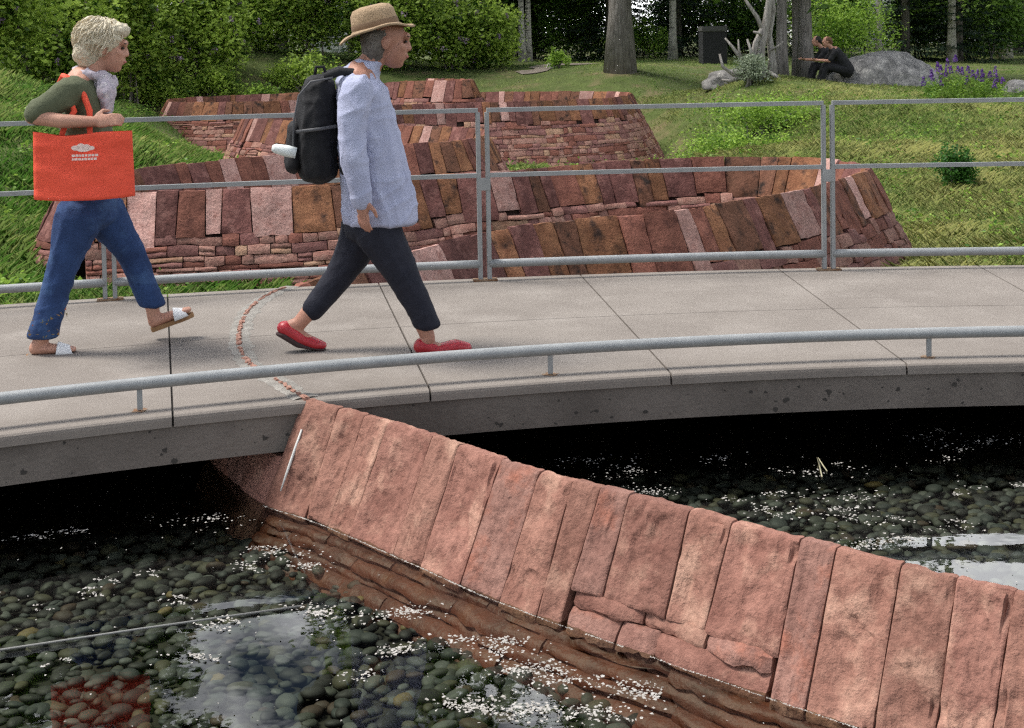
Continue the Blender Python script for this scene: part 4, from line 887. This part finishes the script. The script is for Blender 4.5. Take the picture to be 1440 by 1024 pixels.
# hat: crown + tilted brim
M_straw = mat('straw_hat', (.42,.30,.19), (.33,.23,.14), 14, rough=.9, bump=.5, bscale=110)
bm = bmesh.new(); tl_ = Matrix.Rotation(-.22, 3, 'Y'); hcv = Vector(J(531, 49))
prof = [(.172,-.010),(.178,-.004),(.165,.004),(.125,.008),(.108,.018),(.105,.05),(.100,.088),(.085,.112),(.05,.122),(.0,.116)]; ns = 36; V = []; Fc = []
for r_, z_ in prof:
    for k in range(ns):
        th = 2*math.pi*k/ns; dz = (.018*math.cos(2*th)*(-1) if r_ > .12 else 0)*(r_/.17)+.004*math.sin(5*th+1)*(r_ > .12); V.append(hcv+tl_ @ Vector((r_*1.06*math.cos(th), r_*.92*math.sin(th), z_+dz)))
for i in range(len(prof)-1):
    for k in range(ns): Fc.append((i*ns+k, i*ns+(k+1) % ns, (i+1)*ns+(k+1) % ns, (i+1)*ns+k))
ht = obj('hat', V, Fc, M_straw, man, True)
V = []; Fc = []
for r_, z_ in ((.1085,.016),(.1095,.020),(.1075,.044),(.1065,.046)):
    for k in range(ns): th = 2*math.pi*k/ns; V.append(hcv+tl_ @ Vector((r_*1.06*math.cos(th), r_*.92*math.sin(th), z_)))
for i in range(3):
    for k in range(ns): Fc.append((i*ns+k, i*ns+(k+1) % ns, (i+1)*ns+(k+1) % ns, (i+1)*ns+k))
obj('hat_band', V, Fc, mat('hat_band', (.20,.13,.08), rough=.8), ht, True)
bm = Blob(); ball(bm, P(-.03, 0, .02), .098, .083, .085, None, 3); ball(bm, P(-.055, 0, -.02), .062, .080, .085, None, 3); ball(bm, P(-.05, 0, -.07), .045, .06, .05, None, 3); fuse('hair', bm, .008, mat('grey_hair', (.10,.085,.075), (.18,.16,.14), 30, rough=.8, bump=.6, bscale=60), man, 2, .006, 30)
# backpack
bp_ = empty('backpack', man.location+Vector(J(445, 180)), 'black backpack worn by the walker in the straw hat', 'backpack', None, man.rotation_euler.z); off = Vector(J(445, 180))
def K(px, py, y=0): return Vector(J(px, py, y))-off
bm = Blob(); chain(bm, [(*K(452,122), .075, .15, .05), (*K(449,160), .098, .165, .1), (*K(447,215), .106, .165, .1), (*K(450,244), .095, .16, .05)]); fuse('pack_body', bm, .011, M_black, bp_, 4, .012, 9)
bm = Blob(); chain(bm, [(*K(418,185), .035, .11, .05), (*K(416,230), .045, .115, .05)]); fuse('front_pocket', bm, .009, M_black, bp_, 3, .006, 9)
M_zip = mat('grey_zip', (.10,.10,.105), rough=.5)
tubes('zip', [([K(470,112,-.155), K(440,117,-.150), K(424,135,-.155), K(417,170,-.165), K(416,205,-.168)], [.005]*5)], M_zip, bp_, 6)
tubes('compression_strap', [([K(474,178,-.150), K(448,181,-.172), K(420,184,-.160)], [.009]*3)], M_zip, bp_, 6)
tubes('carry_loop', [([K(462,110), K(458,98), K(448,98), K(446,110)], [.009]*4)], M_black, bp_, 6)
for y in (-.13, .13): tubes('shoulder_strap', [([K(458,112,y), K(480,104,y), K(505,106,y*1.1), K(528,130,y*1.15), K(540,170,y*1.2), K(528,215,y*1.3), K(480,240,y)], [.02]*7)], M_black, bp_, 8)
pr = tubes('bottle', [([K(420,212,-.175), K(408,209,-.175), K(392,205,-.175), K(388,204,-.175)], [.026,.028,.022,.012])], mat('white_plastic', (.7,.74,.72), rough=.4), None, 12); pr.location = bp_.location; pr.rotation_euler.z = man.rotation_euler.z; tag(pr, 'white bottle poking out of the side of the black backpack', 'bottle')
# --- walking woman
wo, J = person('person', 130, 488, 283, 'person walking with short blonde hair, olive shirt and blue jeans')
bm = Blob(); P = head(bm, J(153, 68), .12, 1.0)
chain(bm, [(*J(128,112), .058), (*J(144,88), .050)])
chain(bm, [(*J(120,122), .085, .14), (*J(124,160), .10, .145), (*J(128,215), .095, .13), (*J(130,265), .11, .155), (*J(130,290), .105, .15)])
chain(bm, [(*J(108,124,-.17), .048), (*J(62,157,-.24), .040), (*J(100,164,-.275), .036), (*J(140,166,-.27), .027)])
hand(bm, Vector(J(140,166,-.27)), Vector((1, .1, .06)), Vector((0, .9, -.4)), .45, .95, 1)
chain(bm, [(*J(122,124,.17), .048), (*J(120,200,.22), .040), (*J(150,255,.22), .026)]); hand(bm, Vector(J(150,255,.22)), Vector((.4, 0, -.9)), Vector((.5, -.8, 0)), .4, .95, -1)
for l in (((115,290,-.085), (92,374,-.09), (68,462,-.09)), ((143,290,.085), (182,358,.09), (212,442,.09))): chain(bm, [(*J(*l[0]), .088), (*J(*l[1]), .056), (*J(*l[2]), .036)])
chain(bm, [(*J(66,464,-.09), .036), (*J(56,480,-.09), .032), (*J(84,482,-.09), .032, .038, .024), (*J(106,484,-.09), .018, .036, .014)])
chain(bm, [(*J(212,444,.09), .036), (*J(214,462,.09), .032), (*J(240,454,.09), .032, .038, .024), (*J(262,447,.09), .018, .036, .014)])
fuse('body', bm, .0065, M_skin, wo, 3); face_bits(P, wo, 1.0, M_eye)
bm = Blob(); ball(bm, P(-.04, 0, .045), .115, .095, .10, None, 3); ball(bm, P(-.085, 0, -.02), .07, .085, .085, None, 3); ball(bm, P(.045, 0, .095), .065, .07, .042, None, 3)
for k in range(16):
    a = random.uniform(0, 6.28); e = random.uniform(-.3, .6); q = P(-.035+.112*math.cos(a)*math.cos(e), .095*math.sin(a)*math.cos(e), .045+.10*math.sin(e))
    if (q-P(.06, 0, -.02)).length > .085: ball(bm, q, random.uniform(.016, .028), random.uniform(.014, .022), random.uniform(.014, .022), None, 1)
fuse('hair', bm, .007, mat('blonde_grey_hair', (.80,.72,.55), (.60,.52,.38), 28, rough=.7, bump=.9, bscale=40, stretch=(.6,3,3)), wo, 5, .009, 22)
V = []
for k in range(900):
    a = random.uniform(0, 6.28); e = random.uniform(-.5, 1.5); R0 = lambda a, e, o: P(-.035+(.118+o)*math.cos(a)*math.cos(e), (.098+o)*math.sin(a)*math.cos(e), .045+(.105+o)*math.sin(e))
    p0 = R0(a, e, .004)
    if (p0-P(.07, 0, -.03)).length < .098: continue
    e1 = e-random.uniform(.35, .75); a1 = a+(.3 if math.sin(a) > 0 else -.3)*random.uniform(.2, 1.4); o1 = random.uniform(.002, .016); sw = Vector((random.uniform(-1, 1), random.uniform(-1, 1), random.uniform(-.3, .3))).normalized()*.0022
    p1 = R0((a+a1)/2, (e+e1)/2, .008+o1*.6); p2 = R0(a1, e1, o1)
    if (p2-P(.07, 0, -.03)).length < .09: continue
    V += [p0-sw, p0+sw, p1+sw, p1-sw, p1-sw, p1+sw, p2+sw*.3, p2-sw*.3]
polys('hair_strands', V, 4, mat('pale_hair_strand', (.80,.73,.57), (.55,.47,.34), 60, rough=.5), wo, None, 'stuff')
M_olive = mat('olive_shirt', (.115,.125,.075), (.085,.095,.055), 9, rough=.9, bump=.2, bscale=80)
bm = Blob(); chain(bm, [(*J(117,116), .085, .15, .045), (*J(120,135), .118, .175, .08), (*J(124,170), .128, .165, .10), (*J(128,215), .128, .160, .1), (*J(129,262), .142, .18, .06), (*J(129,272), .142, .18, .03)])
chain(bm, [(*J(118,118), .088, .15, .03), (*J(124,108), .074, .10, .02)])
chain(bm, [(*J(111,124,-.165), .074), (*J(88,140,-.205), .066), (*J(66,153,-.235), .060)]); chain(bm, [(*J(122,124,.165), .074), (*J(121,165,.20), .062)])
fuse('shirt', bm, .010, M_olive, wo, 3, .009, 8)
bm = Blob()
for k in range(26): th = 6.283*k/26; ball(bm, Vector(J(135,108))+Vector((.082*math.cos(th)+.012, .085*math.sin(th), .03*math.cos(th)*-1+.012*math.sin(3*th))), .030, .030, .026, None, 1)
chain(bm, [(*J(148,112,-.04), .05), (*J(153,126,-.05), .05, .09), (*J(154,146,-.05), .03, .09)]); fuse('scarf', bm, .008, mat('pale_lilac_scarf', (.55,.47,.52), (.35,.33,.38), 26, rough=.9, c3=(.62,.58,.58)), wo, 2, .010, 22)
M_jean = mat('blue_denim', (.028,.060,.16), (.018,.038,.105), 6, rough=.9, bump=.25, bscale=120, c3=(.05,.10,.22))
bm = Blob(); chain(bm, [(*J(130,262), .125, .172, .05), (*J(130,285), .135, .175, .09), (*J(130,300), .13, .17, .08)])
chain(bm, [(*J(116,300,-.085), .118), (*J(104,335,-.09), .094), (*J(92,374,-.09), .074), (*J(78,420,-.09), .070), (*J(68,456,-.09), .078, .07, .03), (*J(67,462,-.09), .078, .07, .02)])
chain(bm, [(*J(143,300,.085), .118), (*J(162,328,.09), .092), (*J(182,360,.09), .073), (*J(199,404,.09), .066), (*J(210,432,.09), .070, .066, .03), (*J(212,437,.09), .070, .066, .02)])
jn = fuse('jeans', bm, .008, M_jean, wo, 3, .007, 7)
V = []
for k in range(34):
    f_ = random.random(); a = random.uniform(3.4, 6.0); c = Vector(J(80+(66-80)*f_, 425+38*f_, -.09))+Vector((.078*math.cos(a), .071*math.sin(a), 0))
    V += [c+Vector((random.uniform(-.012, .012), -.004, random.uniform(-.01, .01))) for _ in range(3)]
polys('embroidery', V, 3, mat('red_thread', (.35,.10,.05), (.15,.2,.08), 40), jn, None, 'stuff')
M_sole = mat('tan_sole', (.30,.17,.08), (.24,.13,.06), 12, rough=.7); M_strap = mat('white_strap', (.72,.72,.72), rough=.5)
def sandal(h_, t_, y, toe_up):
    hv, tv = Vector(J(*h_, y)), Vector(J(*t_, y)); d = (tv-hv); ln = d.length+.02; R_ = Matrix.Rotation(-math.atan2(d.z, d.x), 3, 'Y'); mid = (hv+tv)/2
    sd = empty('sandal', (0, 0, 0)); sd.parent = wo; bm = bmesh.new(); V = []
    out = [(-.5,.0),(-.47,.028),(-.3,.034),(-.05,.032),(.2,.042),(.38,.043),(.48,.025),(.5,0),(.48,-.022),(.38,-.038),(.2,-.042),(-.05,-.034),(-.3,-.034),(-.47,-.028)]
    top = [bm.verts.new(mid+R_ @ Vector((x*ln, yy, 0))) for x, yy in out]; bot = [bm.verts.new(mid+R_ @ Vector((x*ln, yy, -.022))) for x, yy in out]
    bm.faces.new(top); bm.faces.new(bot[::-1])
    for k in range(len(out)): bm.faces.new((top[k], bot[k], bot[(k+1) % len(out)], top[(k+1) % len(out)]))
    bobj('sole', bm, M_sole, sd)
    for sx, ex in ((-.02, .30),):
        V = []; Fc = []
        for i in range(7):
            u = i/6
            for j in range(9):
                th = math.pi*j/8; x = (sx+(ex-sx)*u-.10*(math.sin(th))*(u-.3))*ln; rr_ = .050-.012*u; V.append(mid+R_ @ Vector((x+.02, -rr_*math.cos(th), (.058-.022*u)*math.sin(th)-.004)))
        for i in range(6):
            for j in range(8): a = i*9+j; Fc.append((a, a+1, a+10, a+9))
        st_ = obj('strap', V, Fc, M_strap, sd, True); sld = st_.modifiers.new('t', 'SOLIDIFY'); sld.thickness = .005
sandal((46, 488), (113, 489), -.09, 0); sandal((211, 470), (266, 452), .09, 0)
# tote bag
tb = empty('tote_bag', wo.location+Vector(J(146, 268, -.28)), 'bright orange tote bag with white emblem carried by the blonde walker', 'bag', None, wo.rotation_euler.z); ob = Vector(J(146, 268, -.28))
M_or = mat('orange_canvas', (.85,.105,.055), (.76,.085,.045), 5, rough=.75, bump=.2, bscale=50)
V = []; Fc = []; nu, nv = 26, 18
for sd in (-1, 1):
    for j in range(nv+1):
        for i in range(nu+1):
            u, v = i/nu, j/nv; wv = .232-.006*v; bulge = .055*(math.sin(math.pi*u)**.6)*(1-.55*v)+.006; x = (u-.5)*2*wv
            V.append(Vector((x, sd*bulge+.012*noise.noise(Vector((x*8, v*4, sd)))+.010*(1-abs(noise.noise(Vector((x*4+v*3, v*9, 2+sd)))))**3, v*(.318-.016*math.sin(math.pi*u)*v**3)+.012*noise.noise(Vector((x*6, 0, 0)))*v**4-.008*math.sin(math.pi*u)*(1-v))))
st = (nu+1)*(nv+1)
for sd in (0, 1):
    for j in range(nv):
        for i in range(nu):
            a = sd*st+j*(nu+1)+i; q = (a, a+1, a+nu+2, a+nu+1); Fc.append(q if sd == 0 else q[::-1])
for i in range(nu): Fc.append((i, st+i, st+i+1, i+1))
for j in range(nv): a = j*(nu+1); Fc.append((a, a+nu+1, st+a+nu+1, st+a)); a += nu; Fc.append((a, st+a, st+a+nu+1, a+nu+1))
obj('bag_body', V, Fc, M_or, tb, True)
for x0, x1 in ((-.10, 128), (.03, 148)):
    tubes('handle', [([Vector((x0, .035, .30)), Vector((x0*.85, .07, .345)), Vector(J(x1+4,152,-.205))-ob, Vector(J(x1-4,130,-.19))-ob, Vector(J(122,106,-.165))-ob, Vector(J(116,104,-.12))-ob, Vector(J(108,116,-.06))-ob], [.013, .014, .015, .015, .015, .014, .012])], M_or, tb, 8)
M_emb = mat('white_print', (.78,.60,.54), rough=.8)
def on_bag(x, z): u = x/.464+.5; v = z/.338; return Vector((x, -.055*(math.sin(math.pi*min(max(u, .01), .99))**.6)*(1-.55*v)-.030, z))
def patch(name, cx, cz, hw, hh, par=None, ell=False):
    V = []; Fc = []; n1, n2 = 10, 4
    for j in range(n2+1):
        for i in range(n1+1):
            a, b = -1+2*i/n1, -1+2*j/n2
            if ell: a, b = a*math.sqrt(1-b*b/2), b*math.sqrt(1-a*a/2)
            V.append(on_bag(cx+a*hw, cz+b*hh))
    for j in range(n2):
        for i in range(n1): k = j*(n1+1)+i; Fc.append((k, k+1, k+n1+2, k+n1+1))
    obj(name, V, Fc, M_emb, tb, True)
for ex, ez, ew, eh in ((-.030, .243, .020, .012), (-.006, .250, .018, .014), (.018, .246, .020, .013), (.040, .241, .016, .010), (.006, .233, .030, .009)): patch('emblem', ex, ez, ew, eh, None, True)
for z_ in (.207, .190):
    x_ = -.048
    while x_ < .06: w_ = random.uniform(.0035, .0075); patch('print_letter', x_+w_, z_, w_, .0055); x_ += 2*w_+.003+(.006 if random.random() < .15 else 0)
# --- two people seated on the boulder, in black
def seated(px, py, d, s, label, hair, near):
    b = at_d(px, py, d); b.z = gz(b.x, b.y) if near else gz(b.x, b.y); root = empty('person', b, label, 'person'); root.scale = (1.1, 1.1, 1.1); sc_ = d/F
    def J(x, y, yy=0): return ((x-px)*sc_, yy, (py-y)*sc_)
    return root, J
sp1, J = seated(1185, 118, 38, 1, 'person in black with hair tied back, seated on the boulder holding up a phone', 0, True)
def seat_fig(root, J, dx, dy, hairm, lean):
    q = lambda x, y, yy=0: J(x+dx, y+dy, yy)
    bm = Blob()
    R_ = Matrix.Rotation(math.pi, 3, 'Z')
    hm = Blob(); Pp = head(hm, (0, 0, 0), .35, 1.05); hc_ = Vector(q(1165, 64)); hm.transform(Matrix.Translation(hc_) @ R_.to_4x4()); [bm.add(v_, f_-o_) for v_, f_, o_ in zip(hm.V, hm.F, np.cumsum([0]+[len(v_) for v_ in hm.V]))]
    chain(bm, [(*q(1172,73), .06), (*q(1167,67), .055)]); chain(bm, [(*q(1176,76), .10, .15), (*q(1184,88), .13, .16), (*q(1190,99), .14, .17)])
    for y in (-.18, .18):
        chain(bm, [(*q(1174,77,y), .055), (*q(1166,88,y*1.15), .042), (*q(1150,87,y*.6), .030)]); hand(bm, Vector(q(1150,87,y*.6)), Vector((-1, 0, .1)), Vector((0, -y, .3)), .5, 1, 1 if y > 0 else -1)
        chain(bm, [(*q(1188,99,y*.6), .09), (*q(1163,94,y*.6), .07), (*q(1158,112,y*.6), .045)]); chain(bm, [(*q(1158,115,y*.6), .04), (*q(1150,117,y*.6), .035, .04, .025)])
    fuse('body', bm, .014, M_skin, root, 2)
    bm = Blob(); chain(bm, [(*q(1173,75), .10, .16, .06), (*q(1177,79), .135, .20), (*q(1184,89), .16, .20), (*q(1191,100), .17, .20)])
    for y in (-.18, .18): chain(bm, [(*q(1174,77,y), .078), (*q(1167,86,y*1.12), .068)])
    fuse('shirt', bm, .016, M_black, root, 3, .012, 8)
    bm = Blob(); chain(bm, [(*q(1191,100), .16, .19), (*q(1188,101), .15, .19)])
    for y in (-.1, .1): chain(bm, [(*q(1186,100,y), .12), (*q(1163,95,y*1.1), .092), (*q(1159,106,y*1.1), .08), (*q(1157,114,y*1.1), .075)]); 
    fuse('trousers', bm, .016, M_black, root, 3, .010, 8)
    for y in (-.1, .1): bm = Blob(); chain(bm, [(*q(1158,116,y*1.1), .05, .05, .03), (*q(1148,117,y*1.1), .045, .05, .026)]); fuse('shoe', bm, .014, M_black, root, 2)
    bm = Blob(); ball(bm, hc_+Vector((.03, 0, .04)), .105, .092, .09, None, 3); ball(bm, hc_+Vector((.10, 0, -.01)), .05, .06, .07); fuse('hair', bm, .012, hairm, root, 2, .006, 20)
    ph = bmesh.new(); bbox(ph, Vector(q(1147,86)), (.012, .15, .08), Matrix.Rotation(.2, 3, 'Y'), .004); return ph
ph = seat_fig(sp1, J, 0, 0, mat('red_brown_hair', (.16,.075,.04), (.10,.05,.03), 20, rough=.7), 0)
o = bobj('phone', ph, mat('black_phone', (.015,.015,.017), rough=.25)); o.location = sp1.location; o.scale = (1.1, 1.1, 1.1); tag(o, 'small black phone held by the seated person with tied hair', 'phone')
sp2, J = seated(1177, 114, 38.75, 1, 'person in black with short dark hair, seated behind the other on the boulder', 0, False)
ph = seat_fig(sp2, J, -14, -3, mat('dark_hair', (.02,.017,.015), (.03,.025,.02), 20, rough=.7), 0)
o = bobj('phone', ph, mat('black_phone', (.015,.015,.017), rough=.25)); o.location = sp2.location; o.scale = (1.1, 1.1, 1.1); tag(o, 'small black phone held by the seated person with dark hair', 'phone')
